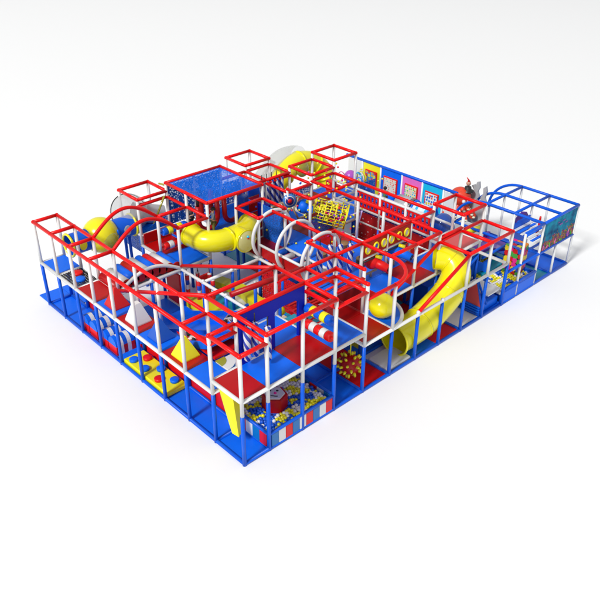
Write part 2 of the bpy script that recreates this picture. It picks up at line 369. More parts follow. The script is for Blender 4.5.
# ------------------------------------------------------------------ gallery pieces (left side)
pcols = {5: ('red', plastic('red_pyramid', (.62, .006, .006), .38, .1)), 4: ('white', WHITE), 3: ('blue', plastic('blue_pyramid', (.006, .09, .50), .38, .1)), 2: ('yellow', YELV)}
desc = {5: 'red foam pyramid on the blue deck, farthest back of the four', 4: 'white blunt foam pyramid on a red deck', 3: 'blue foam pyramid standing on a blue deck', 2: 'yellow foam pyramid nearest the front corner, on a red deck'}
for j, (cn, m) in pcols.items():
    a = .235; h = .52; tt = .035 if j != 4 else .075
    mb = MB().use(m); v = [(-a, -a, 0), (a, -a, 0), (a, a, 0), (-a, a, 0), (-a, -a, .03), (a, -a, .03), (a, a, .03), (-a, a, .03), (-tt, -tt, h), (tt, -tt, h), (tt, tt, h), (-tt, tt, h)]
    if j == 4: h = .50
    fs = [(3, 2, 1, 0), (8, 9, 10, 11)]
    for k in range(4): n2 = (k+1) % 4; fs += [(k, n2, 4+n2, 4+k), (4+k, 4+n2, 8+n2, 8+k)]
    mb.add(v, fs, False)
    tag(mb.build('foam_pyramid'), desc[j], 'foam pyramid', 'foam pyramids along the left gallery', (.36, j+.5, L+.004), 0)
# black crawl net with two discs
t = thing('net_floor', 'black rope net floor with a red and a blue disc, set in the left gallery deck', 'net floor', (0, 7, L))
n = MB().use(BLACK)
for k in range(1, 10): n.tube([(k*.07, .02, -.02), (k*.07, .98, -.02)], .016, 6)
for k in range(1, 14): n.tube([(.02, k*.07, -.015), (.68, k*.07, -.015)], .016, 6)
n.build('net', t)
for (x, y, m, c) in ((.42, .66, MATRB, 'red'), (.30, .30, MATB, 'blue')):
    MB().use(m).lathe([(0, 0), (.13, 0), (.14, .02), (.14, .06), (.12, .08), (0, .08)], 20, (x, y, .0)).build('disc', t, label=c+' round stepping disc')
# striped humps on the ground
def hump(y, label):
    t = thing('foam_hump', label, 'foam hump', (.36, y, .03), 0, 'striped foam humps under the left gallery')
    for s_, off in ((1, -.2), (1, .24)):
        for k, (m1, m2) in enumerate(((MATB, MATRB), (WHITE, WHITE), (BLUE, MATR), (WHITE, WHITE), (MATB, MATRB))):
            x0 = -.28+k*.112; poly = [(off-.2, 0)]+arc(lambda q: (off-.2*math.cos(PI*q), .26+.24*math.sin(PI*q)), 10)+[(off+.2, 0)]
            low = [(off-.2, 0), (off-.2, .26), (off+.2, .26), (off+.2, 0)]; up = arc(lambda q: (off-.2*math.cos(PI*q), .262+.24*math.sin(PI*q)), 10)
            MB().use(m2).prism(low, 'x', x0, x0+.11).build('base_band', t)
            MB().use(m1).prism(up, 'x', x0, x0+.11).build('rounded_band', t)
    return t
hump(6.75, 'blue, white and red striped foam hump on the floor farther from the front corner')
hump(5.75, 'blue, white and red striped foam hump on the floor nearer the yellow mat')
# yellow spot mat
t = thing('spot_mat', 'thick yellow foam mat with raised red and blue spots on the floor', 'spot mat', (0, 3, .03))
MB().use(YELV).box(.05, .02, 0, .66, 1.98, .13, .02).build('pad', t)
for (x, y, m) in ((.2, 1.72, MATB), (.5, 1.55, MATRB), (.2, 1.2, MATB), (.5, .92, MATB), (.22, .6, MATRB), (.48, .3, MATB)):
    MB().use(m).lathe([(0, 0), (.115, 0), (.12, .07), (.10, .085), (0, .085)], 20, (x, y, .125)).build('spot', t)
# yellow chute below the front corner deck
t = thing('corner_chute', 'small yellow chute dropping from under the front corner deck', 'chute')
t.location = (0, 0, 0)
m = MB().use(YELV)
top = [(.14, .98, 1.5), (.60, .86, 1.5)]; bot = [(.20, .66, .36), (.40, .56, .36)]
a, b = [Vector(p) for p in top]; c, d = [Vector(p) for p in bot]
mid1 = a*.55+b*.45+Vector((-.06, -.22, -.02)); mid2 = c*.55+d*.45+Vector((-.05, -.14, -.02))
up = Vector((.10, .22, .03))
m.add([a, mid1, b, c, mid2, d, a+up, b+up, c+up, d+up], [(0, 1, 4, 3), (1, 2, 5, 4), (0, 3, 8, 6), (2, 7, 9, 5), (6, 8, 9, 7), (0, 6, 7, 2, 1), (3, 4, 5, 9, 8)], False)
m.build('chute_bed', t)

# ------------------------------------------------------------------ front ball pit
pit = thing('ball_pit', 'square ball pit with red, white and blue block walls at the front corner', 'ball pit')
PX0, PX1, PY1 = .7, 2.7, 1.5
cols = [MATRB, TEAL, WHITE, MATRB, plastic('mid_blue_block', cD, .4, .1), WHITE]
def wallrow(ax, c, a, b, n, off):
    for k in range(n):
        u0, u1 = a+(b-a)*k/n, a+(b-a)*(k+1)/n; m = [cols[0], cols[4], cols[2]][(k+off) % 3]
        mb = MB().use(m)
        if ax == 'x': mb.box(u0+.003, c-.035, .05, u1-.003, c+.035, .42, .01)
        else: mb.box(c-.035, u0+.003, .05, c+.035, u1-.003, .42, .01)
        mb.build('wall_block', pit)
wallrow('x', .005, PX0+.06, PX1-.05, 9, 1); wallrow('y', .705, .06, PY1, 6, 0); wallrow('x', PY1, PX0+.06, PX1-.05, 9, 0); wallrow('y', 2.7, .06, PY1, 6, 1)
for p in (((.7, 0), (2.7, 0)), ((.7, 0), (.7, PY1)), ((2.7, 0), (2.7, PY1)), ((.7, PY1), (2.7, PY1))): MB().use(BLUE).tube([(*p[0], .45), (*p[1], .45)], .04, 12).build('edge_rail', pit)
bc = {'blue': plastic('blue_ball', (.004, .10, .62), .35, .1), 'yellow': plastic('yellow_ball', (.80, .74, .01), .3, .3), 'white': plastic('white_ball', (.80, .80, .78), .3, .3), 'red': plastic('red_ball', (.75, .005, .02), .3, .3), 'magenta': MAG, 'violet': plastic('violet_ball', (.25, .01, .6), .3, .3)}
def ballmesh(c, r): return MB().use(bc[c]).sph((0, 0, 0), r, 12, 8).mesh('ball')
from mathutils import noise
pos = []
s = .076; ny = int((PY1-.12)/s); nx = int(1.87/s)
for j in range(ny):
    for i in range(nx):
        x = .79+i*s+(.5*s if j % 2 else 0)+R.uniform(-.012, .012); y = .085+j*s+R.uniform(-.012, .012); z = .36+R.uniform(-.02, .03)
        if x > 2.64: continue
        if abs(x-1.5) < .27 and abs(y-.72) < .27: continue
        v = noise.noise(Vector((x*3.4, y*3.4, 3.1))); w = noise.noise(Vector((x*3.1, y*3.1, 9.7)))
        v += R.uniform(-.26, .26); w += R.uniform(-.28, .28)
        c = 'yellow' if v > .09 else ('white' if w > .04 else 'blue')
        pos.append((x, y, z, c))
pos.sort(key=lambda p: p[0]+p[1])
meshes = {c: ballmesh(c, .046) for c in ('blue', 'yellow', 'white')}
for c in meshes: meshes[c].name = 'pit_ball'
for (x, y, z, c) in pos[:200]:
    o = bpy.data.objects.new('pit_ball', meshes[c]); col.objects.link(o)
    tag(o, '%s plastic ball lying in the striped ball pit at the front corner' % c, 'ball', c+' balls in the front ball pit', (x, y, z))
mb = MB()
for (x, y, z, c) in pos[200:]: mb.use(bc[c]).sph((x, y, z), .046, 8, 6)
mb.use(bc['blue']).box(.75, .05, .03, 2.65, PY1-.05, .34)
o = mb.build('pit_balls'); o['kind'] = 'stuff'; o['label'] = 'mass of blue, yellow and white balls filling the back of the front ball pit'; o['category'] = 'balls'
# red tub with a face
t = thing('face_tub', 'red six sided tub with a white clown face top sunk in the ball pit', 'face tub', (1.52, .74, .34))
hexa = [(.30*math.cos(PI/3*k+.3), .30*math.sin(PI/3*k+.3)) for k in range(6)]
MB().use(MATR).prism(hexa, 'z', 0, .36).build('tub', t)
MB().use(WHITE).prism([(x*.8, y*.8) for x, y in hexa], 'z', .358, .385).build('face', t)
e = MB().use(BLACK)
e.sph((.10, .02, .385), .032, 10, 6, (1, 1, .4)).sph((-.02, .14, .385), .032, 10, 6, (1, 1, .4)); e.build('eyes', t)
MB().use(MAG).sph((.0, -.02, .39), .035, 10, 6).build('nose', t)
MB().use(BLACK).tube(arc(lambda q: (-.13+.10*q, -.01-.13*q-.02*math.sin(PI*q), .392), 8), .01, 6).build('mouth', t)

# spiky hanging ball
def spiky():
    t = thing('spiky_ball', 'red hanging ball covered in yellow spikes in the bay beside the ball pit', 'spiky ball', (3.80, .52, .52))
    MB().use(MATR).sph((0, 0, 0), .27, 24, 16).build('ball', t)
    mb = MB().use(YELV); ga = PI*(3-math.sqrt(5))
    for k in range(40):
        z = 1-2*(k+.5)/40; rr = math.sqrt(1-z*z); d = Vector((rr*math.cos(ga*k), rr*math.sin(ga*k), z))
        mb.tube([d*.255, d*.30, d*.355], .03, 7, rs=[.036, .036, .022])
    mb.build('spikes', t)
    MB().use(YELV).tube([(0, 0, .26), (0, 0, .86)], .014, 8).build('cord', t)
spiky()

# ------------------------------------------------------------------ navy window panel, hanging bags, roller pairs
t = thing('window_panel', 'navy blue padded panel with two window openings behind the front decks', 'window panel', (.74, 1, H))
W_, Hh = 1.92, 1.28
mb = MB().use(NAVY)
def pl(x0, z0, x1, z1, name='panel'): mb.box(x0, -.035, z0, x1, .035, z1)
pl(0, 0, .22, .93); pl(.86, 0, 1.02, .93); pl(1.74, 0, W_, .93)
mb.prism([(0, .932), (.22, .932), (.50, .932), (.62, .94), (.86, .932), (1.02, .932), (1.12, .99), (1.26, 1.0), (1.62, 1.0), (1.74, .932), (W_, .932), (W_, Hh), (0, Hh)], 'y', -.035, .035)
mb.build('panel', t)
bag0 = None
for k, (x, y, lab) in enumerate(((.88, .86, 'leftmost of the three'), (1.12, .88, 'middle of the three'), (1.22, .58, 'nearest the front rail of the three'))):
    lb = 'blue and white spiral bag by the front corner, '+lab
    if bag0 is None:
        bag0 = thing('hanging_bag', lb, 'hanging bag', (x, y, 1.9), 0, 'spiral striped hanging bags')
        MB().use(BAG).lathe([(0, 0), (.06, .0), (.082, .04), (.082, .80), (.07, .86), (0, .88)], 16).build('bag', bag0)
        MB().use(BLACK).tube([(0, 0, .87), (0, 0, 1.1)], .014, 8).build('strap', bag0)
    else: dup(bag0, (x, y, 1.9), lb)
def roller(name, cat, label, p0, p1, r, seq, group=None):
    """a padded roller split in coloured bands along its axis"""
    p0, p1 = Vector(p0), Vector(p1); d = p1-p0
    t = thing(name, label, cat, p0, 0, group); n = len(seq)
    for k, m in enumerate(seq):
        a, b = d*(k/n), d*((k+1)/n); e = d.normalized()*.004
        rs = [r*.9, r, r, r*.9] if k in (0, n-1) else [r*.985, r, r, r*.985]
        ln = (b-a).length; u = d.normalized()
        MB().use(m).tube([a+e, a+u*min(.03, ln*.2), b-u*min(.03, ln*.2), b-e], r, 18, rs=rs).build('band', t)
    MB().use(seq[0]).tube([-d.normalized()*.07, d+d.normalized()*.07], .03, 10).build('axle', t)
    return t
roller('squeeze_roller', 'squeeze roller', 'blue and yellow padded roller above the red and white one beside the navy panel', (2.7, .93, H+.70), (2.7, .10, H+.70), .12, [BLUE, YELV, BLUE, YELV, BLUE], 'squeeze rollers')
roller('squeeze_roller', 'squeeze roller', 'red and white padded roller near the front edge, under the blue and yellow one', (2.7, .93, H+.27), (2.7, .10, H+.27), .12, [MATRB, WHITE, MATRB, WHITE, MATRB], 'squeeze rollers')
roller('squeeze_roller', 'squeeze roller', 'blue and yellow padded roller in the far bay left of the netted roof', (2.8, 7, L+.72), (3.62, 7, L+.72), .115, [BLUE, YELV, BLUE, YELV, BLUE], 'squeeze rollers')
roller('squeeze_roller', 'squeeze roller', 'red and white padded roller in the far bay left of the yellow tube', (2.8, 7, L+.26), (3.62, 7, L+.26), .115, [MATRB, WHITE, MATRB, WHITE, MATRB], 'squeeze rollers')

# roller hill: nine thick rollers between the red arches
t = thing('roller_hill', 'low hill of thick red, white and blue padded rollers between the red arches', 'roller hill')
seq = [MATR, WHITE, MATB, MATR, WHITE, MATB, MATRB, WHITE, MATB]
for k, m in enumerate(seq):
    x = .80+k*.225; z = L+.06+.12*math.sin(PI*k/8); r = .14
    rr_ = MB().use(m).tube([(x, 6.10, z), (x, 6.97, z)], r, 20).build('roller', t)
    MB().use(MATR).tube([(x, 6.06, z), (x, 6.098, z)], r*1.02, 20).build('end_cap', rr_)
MB().use(WHITE).box(.74, 6.1, L-.16, 2.66, 6.95, L-.1).build('base_board', t)

# ------------------------------------------------------------------ wide blue slide
t = thing('wide_slide', 'wide blue three lane slide sloping down inside the frame behind the gallery', 'slide')
def zs(y): q = min(1, (y-2)/3.6); return (H-.1)*(1-q)+.12
for k in range(3):
    x0 = .76+k*.645; x1 = x0+.60
    pts = [(2+4*i/20, zs(2+4*i/20)) for i in range(21)]
    poly = pts+[(y, z-.06) for y, z in reversed(pts)]
    MB().use(MATB).prism(poly, 'x', x0, x1).build('lane', t)
for k in range(4):
    x0 = .72+k*.645
    pts = [(2+4*i/20, zs(2+4*i/20)+.10) for i in range(21)]; poly = pts+[(y, z-.2) for y, z in reversed(pts)]
    MB().use(MATB if k not in (1,) else BLUE).prism(poly, 'x', x0-.015, x0+.03).build('lane_divider', t)
# red jagged pads and swirl pad at the slide head
t = thing('slide_head_pad', 'red padded step with jagged edge at the top of the wide blue slide', 'padded step', (.74, 1.9, L))
zig = [(0, .0), (1.0, .0), (1.0, .55), (.82, .75), (.7, .6), (.55, .95), (.42, .7), (.25, 1.15), (.12, .9), (0, 1.5)]
MB().use(MATRB).prism(zig, 'z', .0, .06).build('pad', t)
t = thing('swirl_pad', 'white pad with dark blue curved bands set beside the front gallery deck', 'swirl pad', (1.2, 1.5, L-.02))
MB().use(WHITE).box(-.47, -.45, -.06, .47, .38, 0, .02).build('pad', t)
for (r0, r1, m, zz) in ((.52, .36, plastic('deep_blue_print', (.0, .07, .25), .4, .1), .006), (.20, .0, OLIVE, .008)):
    mb = MB().use(m); c0 = (-.47, .38)
    outer = arc(lambda q: (c0[0]+r0*1.3*math.cos(-PI/2*q), c0[1]+r0*1.3*math.sin(-PI/2*q)), 14)
    inner = arc(lambda q: (c0[0]+r1*1.3*math.cos(-PI/2*(1-q)), c0[1]+r1*1.3*math.sin(-PI/2*(1-q))), 14) if r1 else [c0]
    mb.prism(outer+inner, 'z', .001, zz).build('curved_band', t)
MB().use(MATB).prism([(.0, .1), (.2, .32), (.42, .2), (.45, -.05), (.3, -.12), (.16, -.02)], 'z', .001, .05).build('blue_splash', t)

# ------------------------------------------------------------------ yellow crawl tube with bubble
t = thing('crawl_tube', 'fat yellow crawl tube with a bend and a clear bubble window facing front', 'crawl tube')
rt = .315; zc = 1.98
pth = [(3.50, 6.62, zc), (3.49, 6.5, zc)]+arc(lambda q: (3.49+.62*(1-math.cos(PI/2*q)), 6.30-.62*math.sin(PI/2*q), zc), 12)+[(4.3, 5.67, zc), (4.75, 5.70, zc), (5.05, 5.86, zc), (5.22, 6.1, zc)]
MB().use(YEL).tube(pth, rt, 28, cap=False).build('tube', t)
MB().use(YEL).tube([(4.42, 5.62, zc), (4.42, 5.20, zc)], rt, 28, cap=False).build('side_branch', t)
def ring(c, d, r, w, nm='joint_ring', m=YEL, par=t):
    c, d = Vector(c), Vector(d).normalized(); return MB().use(m).tube([c-d*w, c+d*w], r, 28, rs=[r, r]).build(nm, par)
ring((3.50, 6.58, zc), (0.05, 1, 0), rt+.03, .03); ring((4.12, 5.64, zc), (1, 0.02, 0), rt+.03, .025); ring((5.18, 6.02, zc), (.6, 1, 0), rt+.03, .03); ring((4.42, 5.22, zc), (0, 1, 0), rt+.03, .03)
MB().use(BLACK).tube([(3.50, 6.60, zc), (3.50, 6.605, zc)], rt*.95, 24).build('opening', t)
def dome(c, d, r, m, name, par, depth=.55):
    c, d = Vector(c), Vector(d).normalized(); mb = MB().use(m).sph((0, 0, 0), r, 28, 10, (1, 1, depth), 0, .5)
    q_ = d.to_track_quat('Z', 'Y'); mb.v = [tuple(q_ @ Vector(v)+c) for v in mb.v]
    return mb.build(name, par)
dome((4.42, 5.19, zc), (0, -1, 0), rt*.97, CLEAR, 'bubble_window', t, .5)
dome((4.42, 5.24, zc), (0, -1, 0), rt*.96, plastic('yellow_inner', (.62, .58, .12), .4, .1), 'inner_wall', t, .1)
MB().use(MATRB).tube([(4.36, 5.07, zc+.12), (4.36, 5.05, zc+.17)], .03, 8, rs=[.01, .04]).build('small_badge', t)
MB().use(CYAN).sph((4.35, 5.05, zc+.21), .04, 8, 6).build('small_badge', t)

# ------------------------------------------------------------------ ball shaped crawl tube at the left back
t = thing('ball_tunnel', 'yellow ball shaped crawl pod with blue tube ends hanging outside the left back corner', 'crawl pod', (1.62, 8.4, 1.95))
MB().use(YEL).sph((0, 0, 0), .52, 32, 20).build('pod', t)
for sx, a, b in ((-1, .42, .98), (1, .42, 1.02)):
    mb = MB().use(BLUE).tube([(sx*a, 0, 0), (sx*b, 0, 0)], .31, 28, cap=False).build('tube_end', t)
    MB().use(YEL).tube(arc(lambda q: (sx*(b+.01), .325*math.cos(2*PI*q), .325*math.sin(2*PI*q)), 27)[:-1], .035, 10, closed=True).build('rim', mb)
    c, d = Vector((sx*(a+b)/2, -.302, .02)), Vector((0, -1, 0))
    q_ = MB().use(CLEAR if sx > 0 else YEL).sph((c.x, c.y, c.z), .12, 16, 8, (1, .25, 1.3)).build('porthole', mb)
dome((.08, -.43, -.06), (.12, -1, .05), .26, OLIVE, 'tinted_window', t, .55)
MB().use(MATB).sph((.36, -.38, .10), .09, 12, 8, (.5, .4, 1)).build('handle_patch', t)
MB().use(BLUE).tube([(.9, 0, -1.93), (.9, 0, -.29)], .045, 12).build('support_post', t)
# grey clear dome
t = thing('clear_dome', 'clear grey sphere pod with a dark seam ring behind the left back box', 'clear pod', (2.82, 8.75, 2.15))
MB().use(SMOKE).sph((0, 0, 0), .58, 32, 20).build('shell', t)
MB().use(BLACK).tube(arc(lambda q: (.585*math.cos(2*PI*q), .585*math.sin(2*PI*q)*.5, .585*math.sin(2*PI*q)*.866), 40)[:-1], .016, 8, closed=True).build('seam_ring', t)
MB().use(GREY).tube([(.1, 0, 0), (.95, -.3, -.25)], .3, 24, cap=False).build('tube_link', t)
# blue netting panels left
t = thing('safety_net', 'blue safety net fence round the deck below the left back box', 'safety net')
MB().use(NETB).prism([(2.72, L), (3.68, L), (3.68, 2.1), (2.72, 1.8)], 'y', 8.0, 8.012).build('net_panel', t)
MB().use(NETB).prism([(8.02, L-.3), (8.98, L-.3), (8.98, 2.0), (8.02, 1.9)], 'x', 2.70, 2.712).build('net_panel', t)
# netted roof
t = thing('net_roof', 'square blue netted roof on red rails, highest part of the left half', 'net roof', (3.7, 6, 3.09))
mb = MB().use(NETB); N = 14
vs = [(.03+1.94*i/N, .03+1.94*j/N, -.01-.06*math.sin(PI*i/N)*math.sin(PI*j/N)) for j in range(N+1) for i in range(N+1)]
vs2 = [(x, y, z-.012) for x, y, z in vs]
fs = [[j*(N+1)+i, j*(N+1)+i+1, (j+1)*(N+1)+i+1, (j+1)*(N+1)+i] for j in range(N) for i in range(N)]
mb.add(vs, fs); mb.build('net', t)
# netting walls round the roofed bay
t = thing('safety_net', 'blue netting wall hanging at the back of the roofed bay', 'safety net')
MB().use(NETT).box(3.74, 7.99, H, 5.66, 8.0, 3.0).build('net_panel', t)
# red swing loops
lp0 = None
for k, (x, y, lab) in enumerate(((4.25, 6.75, 'left red padded U loop hanging on black straps under the netted roof'), (5.15, 6.75, 'right red padded U loop hanging on black straps under the netted roof'), (4.7, 7.45, 'rearmost red padded U loop hanging under the netted roof'))):
    if lp0 is None:
        lp0 = thing('swing_loop', lab, 'swing loop', (x, y, 1.84), 0, 'red loops hanging under the netted roof')
        MB().use(MATR).tube([(-.34, 0, .85)]+arc(lambda q: (-.34*math.cos(PI*q), 0, .38-.34*math.sin(PI*q)), 16)+[(.34, 0, .85)], .075, 14).build('padded_loop', lp0)
        for sx in (-1, 1): MB().use(BLACK).tube([(sx*.34, 0, .85), (sx*.34, 0, 1.13)], .045, 10).build('strap', lp0)
    else: dup(lp0, (x, y, 1.84), lab, .5 if k == 2 else 0.15)
tag(MB().use(plastic('blue_pillar_pad', (.006, .06, .36), .35, .15)).box(-.13, -.13, 0, .13, .13, 1.25, .03).build('padded_pillar'), 'tall blue square padded pillar beside the netted roof', 'padded pillar', None, (5.45, 6.6, H-.35), .3)
# olive sticks (zip poles) at far left bay
t = thing('crossed_poles', 'pair of thin olive poles leaning in the box left of the netted roof', 'climbing poles')
MB().use(OLIVE).tube([(3.2, 8.2, 1.7), (3.55, 7.9, 2.75)], .03, 8).build('pole', t)
MB().use(OLIVE).tube([(3.65, 8.3, 3.0), (4.35, 7.2, 2.8)], .03, 8).build('pole', t)
for k, (x, y) in enumerate(((3.9, 8.25), (4.15, 8.3), (4.4, 8.35))):
    o = MB().use(plastic('blue_post_pad%d' % k, (.01, .05, .35), .35, .15)).tube([(0, 0, 0), (0, 0, .75)], .06, 12)
    tag(o.build('foam_post'), 'short dark blue foam post at the back left, '+('left', 'middle', 'right')[k]+' of three', 'foam post', 'short blue foam posts', (x, y, L+.2))

# ------------------------------------------------------------------ white hoops over the roller bridge
for y, lab in ((5, 'farthest white tubular hoop arching over the roller bridge'), (4, 'middle white tubular hoop arching over the roller bridge'), (3, 'nearest white tubular hoop, half hidden by the red box rail')):
    t = MB().use(WHITE).tube(arc(lambda q: (5.2-.72*math.cos(1.5*PI*q-.25*PI), y, L+.60+.72*math.sin(1.5*PI*q-.25*PI)), 32), .05, 14)
    tag(t.build('hoop'), lab, 'hoop', 'white hoops over the roller bridge')
t = thing('ridge_rail', 'red rail joining the tops of the white hoops', 'rail')
MB().use(RED).tube([(5.2, 5, L+1.32), (5.2, 3, L+1.32)], .045, 12).build('rail', t)
t = thing('roller_bridge', 'bridge of white and blue rollers under the white hoops', 'roller bridge')
for k in range(6):
    y = 3.17+k*.335; MB().use((WHITE, MATB)[k % 2]).tube([(4.84, y, L-.02), (5.56, y, L-.02)], .085, 16).build('roller', t)
    if k < 5: MB().use(MATR).box(4.8, y+.12, L-.07, 5.6, y+.21, L-.05).build('slat', t)
# dark red wall pads
def pad(x0, y0, z0, x1, y1, z1, m, label):
    tag(MB().use(m).box(x0, y0, z0, x1, y1, z1, .02).build('wall_pad'), label, 'wall pad', 'padded wall panels')
pad(4.67, 1.06, L+.03, 4.73, 1.94, 2.1, DRED, 'dark red padded wall between the red deck and the yellow dome')
pad(4.74, 5.97, L+.03, 5.66, 6.03, 2.1, DRED, 'dark red padded wall behind the white hoops')
pad(6.75, 4.98, H+.3, 7.65, 5.02, TL-.5, DRED, 'narrow dark red padded strip below the rail of the cannon screen')

# ------------------------------------------------------------------ arena: porthole wall, cannons, stools, ball basket, loose balls
t = thing('porthole_board', 'long red board with yellow ringed portholes under the top rail of the arena', 'porthole board', (5.7, 2, 2.2))
MB().use(MATR).box(.03, -.03, 0, 1.97, .03, .42, .01).build('board', t)
for k in range(6):
    x = .2+k*.315; rg = MB().use(YELV).tube(arc(lambda q: (x+.085*math.cos(2*PI*q), -.045, .21+.11*math.sin(2*PI*q)), 19)[:-1], .026, 8, closed=True).build('porthole_ring', t)
    c = (WHITE, MATB, WHITE, WHITE, MATRB, WHITE)[k]; mb = MB().use(c).sph((x, -.04, .21), .075, 12, 8, (1, .2, 1.2)); mb.build('porthole_glass', rg)
MB().use(WHITE).tube([(0, 0, -.045), (2, 0, -.045)], .035, 10).build('lower_rail', t)
MB().use(BLACK).tube([(.03, -.03, -.12), (1.97, -.03, -.12)], .022, 8).build('painted_shadow_bar', t)  # black bar stands in for the shade below the board's lower rail
def cannon(loc, m, label, rz=0):
    t = thing('air_cannon', label, 'air cannon', loc, rz, 'air cannons in tan frames')
    t.scale = (1.15,)*3
    hx = [(.36*math.cos(PI/3*k), .36*math.sin(PI/3*k)+.42) for k in range(6)]
    MB().use(TAN).tube([(x, 0, z) for x, z in hx], .032, 8, closed=True).build('hexagon_frame', t)
    MB().use(TAN).tube([(0, 0, 0), (0, 0, .12)], .03, 8).build('foot', t); MB().use(TAN).tube([(.36, 0, .42), (.5, 0, .5)], .025, 8).build('side_arm', t)
    MB().use(m).sph((0, -.02, .42), .20, 20, 12).build('cannon_body', t)
    MB().use(m).tube([(0, 0, .42), (.10, -.46, .34)], .1, 16, rs=[.13, .1]).build('barrel', t)
    MB().use(BLACK).tube([(.099, -.455, .341), (.105, -.475, .337)], .065, 14).build('muzzle', t)
    MB().use(YELV).tube([(-.04, -.16, .62), (.02, -.3, .60)], .045, 10).build('sight', t)
    MB().use(BLACK).tube([(-.12, .1, .5), (-.2, .22, .5)], .03, 8).build('grip', t)
    return t
cannon((6.25, 2.12, L), MATRB, 'red air cannon in a tan hexagon frame under the porthole board')
cannon((7.2, 2.12, L), MATB, 'blue air cannon in a tan hexagon frame right of the red one')
cannon((7.22, 5.85, L+.1), MATB, 'blue air cannon in a tan hexagon frame at the back beside the target disc')
cannon((6.15, 5.85, L+.1), MATRB, 'red air cannon in a tan hexagon frame behind the white hoops')
# red striped low fence in front of arena floor
# bags in arena
bb = None
for k in range(4):
    x = 5.25+k*.24; y = 3.1-.15*k
    lb = 'blue and white striped bag inside the arena, %s of four' % ('leftmost', 'second from left', 'third from left', 'rightmost')[k]
    if bb is None: bb = dup(bag0, (x, y, 1.46), lb); bb['group'] = 'striped bags inside the arena'
    else: dup(bb, (x, y, 1.46), lb)
bb = None
for k in range(5):
    x = 6.55+k*.2; lb = 'striped bag in the back bay before the yellow spiral slide, '+('first', 'second', 'third', 'fourth', 'fifth')[k]+' from left'
    if bb is None: bb = dup(bag0, (x, 7.02, 1.75), lb); bb['group'] = 'striped bags in the back bay'
    else: dup(bb, (x, 7.02, 1.75), lb)
st = None
for (x, y, lab) in ((5.97, 3.75, 'brown drum stool on the blue arena floor nearest the hoops'), (6.88, 3.75, 'brown drum stool on the blue arena floor in its middle'), (6.55, 2.75, 'brown drum stool on the arena floor closest to the red cannon'), (7.3, 3.1, 'brown drum stool beside the blue air cannon')):
    if st is None:
        st = thing('drum_stool', lab, 'drum stool', (x, y, L), 0, 'brown drum stools in the arena')
        MB().use(BROWN).lathe([(0, 0), (.15, 0), (.155, .02), (.155, .17), (.15, .18)], 20).build('drum', st)
        MB().use(BROWNT).lathe([(.152, .18), (.16, .19), (.15, .21), (0, .21)], 20).build('seat', st)
    else: dup(st, (x, y, L), lab)
# ball basket
t = thing('ball_basket', 'tipped yellow lattice basket spilling coloured balls over the arena', 'ball basket', (7.4, 4.85, 2.05), -.25)
t.rotation_euler = (0.25, .2, -.9)
mb = MB().use(YELV); a, b_2, c_ = .5, .26, .24
for i in range(7):
    x = -a+2*a*i/6
    mb.tube([(x, -b_2, -c_), (x, -b_2, c_), (x, b_2, c_), (x, b_2, -c_)], .019, 6, closed=True)
for i in range(5):
    u = -1+2*i/4
    for (y, z) in ((u*b_2, -c_), (u*b_2, c_), (-b_2, u*c_), (b_2, u*c_)): mb.tube([(-a, y, z), (a, y, z)], .012, 6)
mb.build('lattice', t)
for sx in (-1, 1): MB().use(YELV).tube([(sx*a, -b_2-.02, -c_), (sx*a, -b_2-.02, c_), (sx*a, b_2+.02, c_), (sx*a, b_2+.02, -c_)], .03, 8, closed=True).build('end_frame', t)
MB().use(LILAC).tube([(.9, -.1, .45), (.5, 0, .0)], .02, 6).build('arm', t); MB().use(LILAC).tube([(.9, -.1, .45), (.9, -.1, -.5)], .03, 6).build('arm', t)
lm = {c: ballmesh(c, .031) for c in ('yellow', 'red', 'blue', 'magenta', 'violet', 'white')}
bmh = {c: ballmesh(c, .041) for c in lm}
for c in lm: lm[c].name = 'loose_ball'
M = Matrix.Translation((7.4, 4.85, 2.05)) @ t.rotation_euler.to_matrix().to_4x4()
def pick(): return R.choice(['yellow']*9+['red']*3+['blue']*2+['magenta', 'violet', 'violet'])
for k in range(190):
    p = M @ Vector((R.uniform(-.5, .5), R.uniform(-.25, .25), R.uniform(-.18, .27))); c = pick()
    o = bpy.data.objects.new('basket_ball', bmh[c]); col.objects.link(o)
    tag(o, 'small %s ball inside the tipped yellow basket' % c, 'ball', '%s balls in the tipped basket' % c, p)
for k in range(150):
    c = R.choice(['yellow']*6+['red', 'blue', 'magenta', 'blue']); fl = k % 3
    if fl == 0: p = (R.uniform(5.75, 8.6), R.uniform(2.2, 5.9), L+.035)
    elif fl == 1: p = (R.gauss(7.0, .75), R.gauss(5.3, .6), R.uniform(1.55, 2.5))
    else: p = (R.gauss(7.9, .65), R.gauss(5.2, .7), R.uniform(2.0, 3.15))
    o = bpy.data.objects.new('loose_ball', lm[c]); col.objects.link(o)
    tag(o, 'small %s ball loose in the arena outside the basket' % c, 'ball', '%s balls loose in the arena' % c, p)
# target
t = thing('target_disc', 'round blue and red ringed target disc on a post by the arena', 'target', (6.72, 5.93, 2.30))
q_ = Vector((-.45, -.85, .15)).normalized().to_track_quat('Z', 'Y')
for r, z, m in ((.215, .0, plastic('pale_blue_ring', (.05, .22, .62), .3, .3)), (.15, .012, WHITE), (.13, .022, plastic('dark_blue_ring', (.02, .02, .2), .3, .3)), (.065, .034, MATRB)):
    mb = MB().use(m).lathe([(0, z-.02), (r, z-.02), (r, z+.01), (0, z+.01)], 24); mb.v = [tuple(q_ @ Vector(v)) for v in mb.v]; mb.build('ring', t)

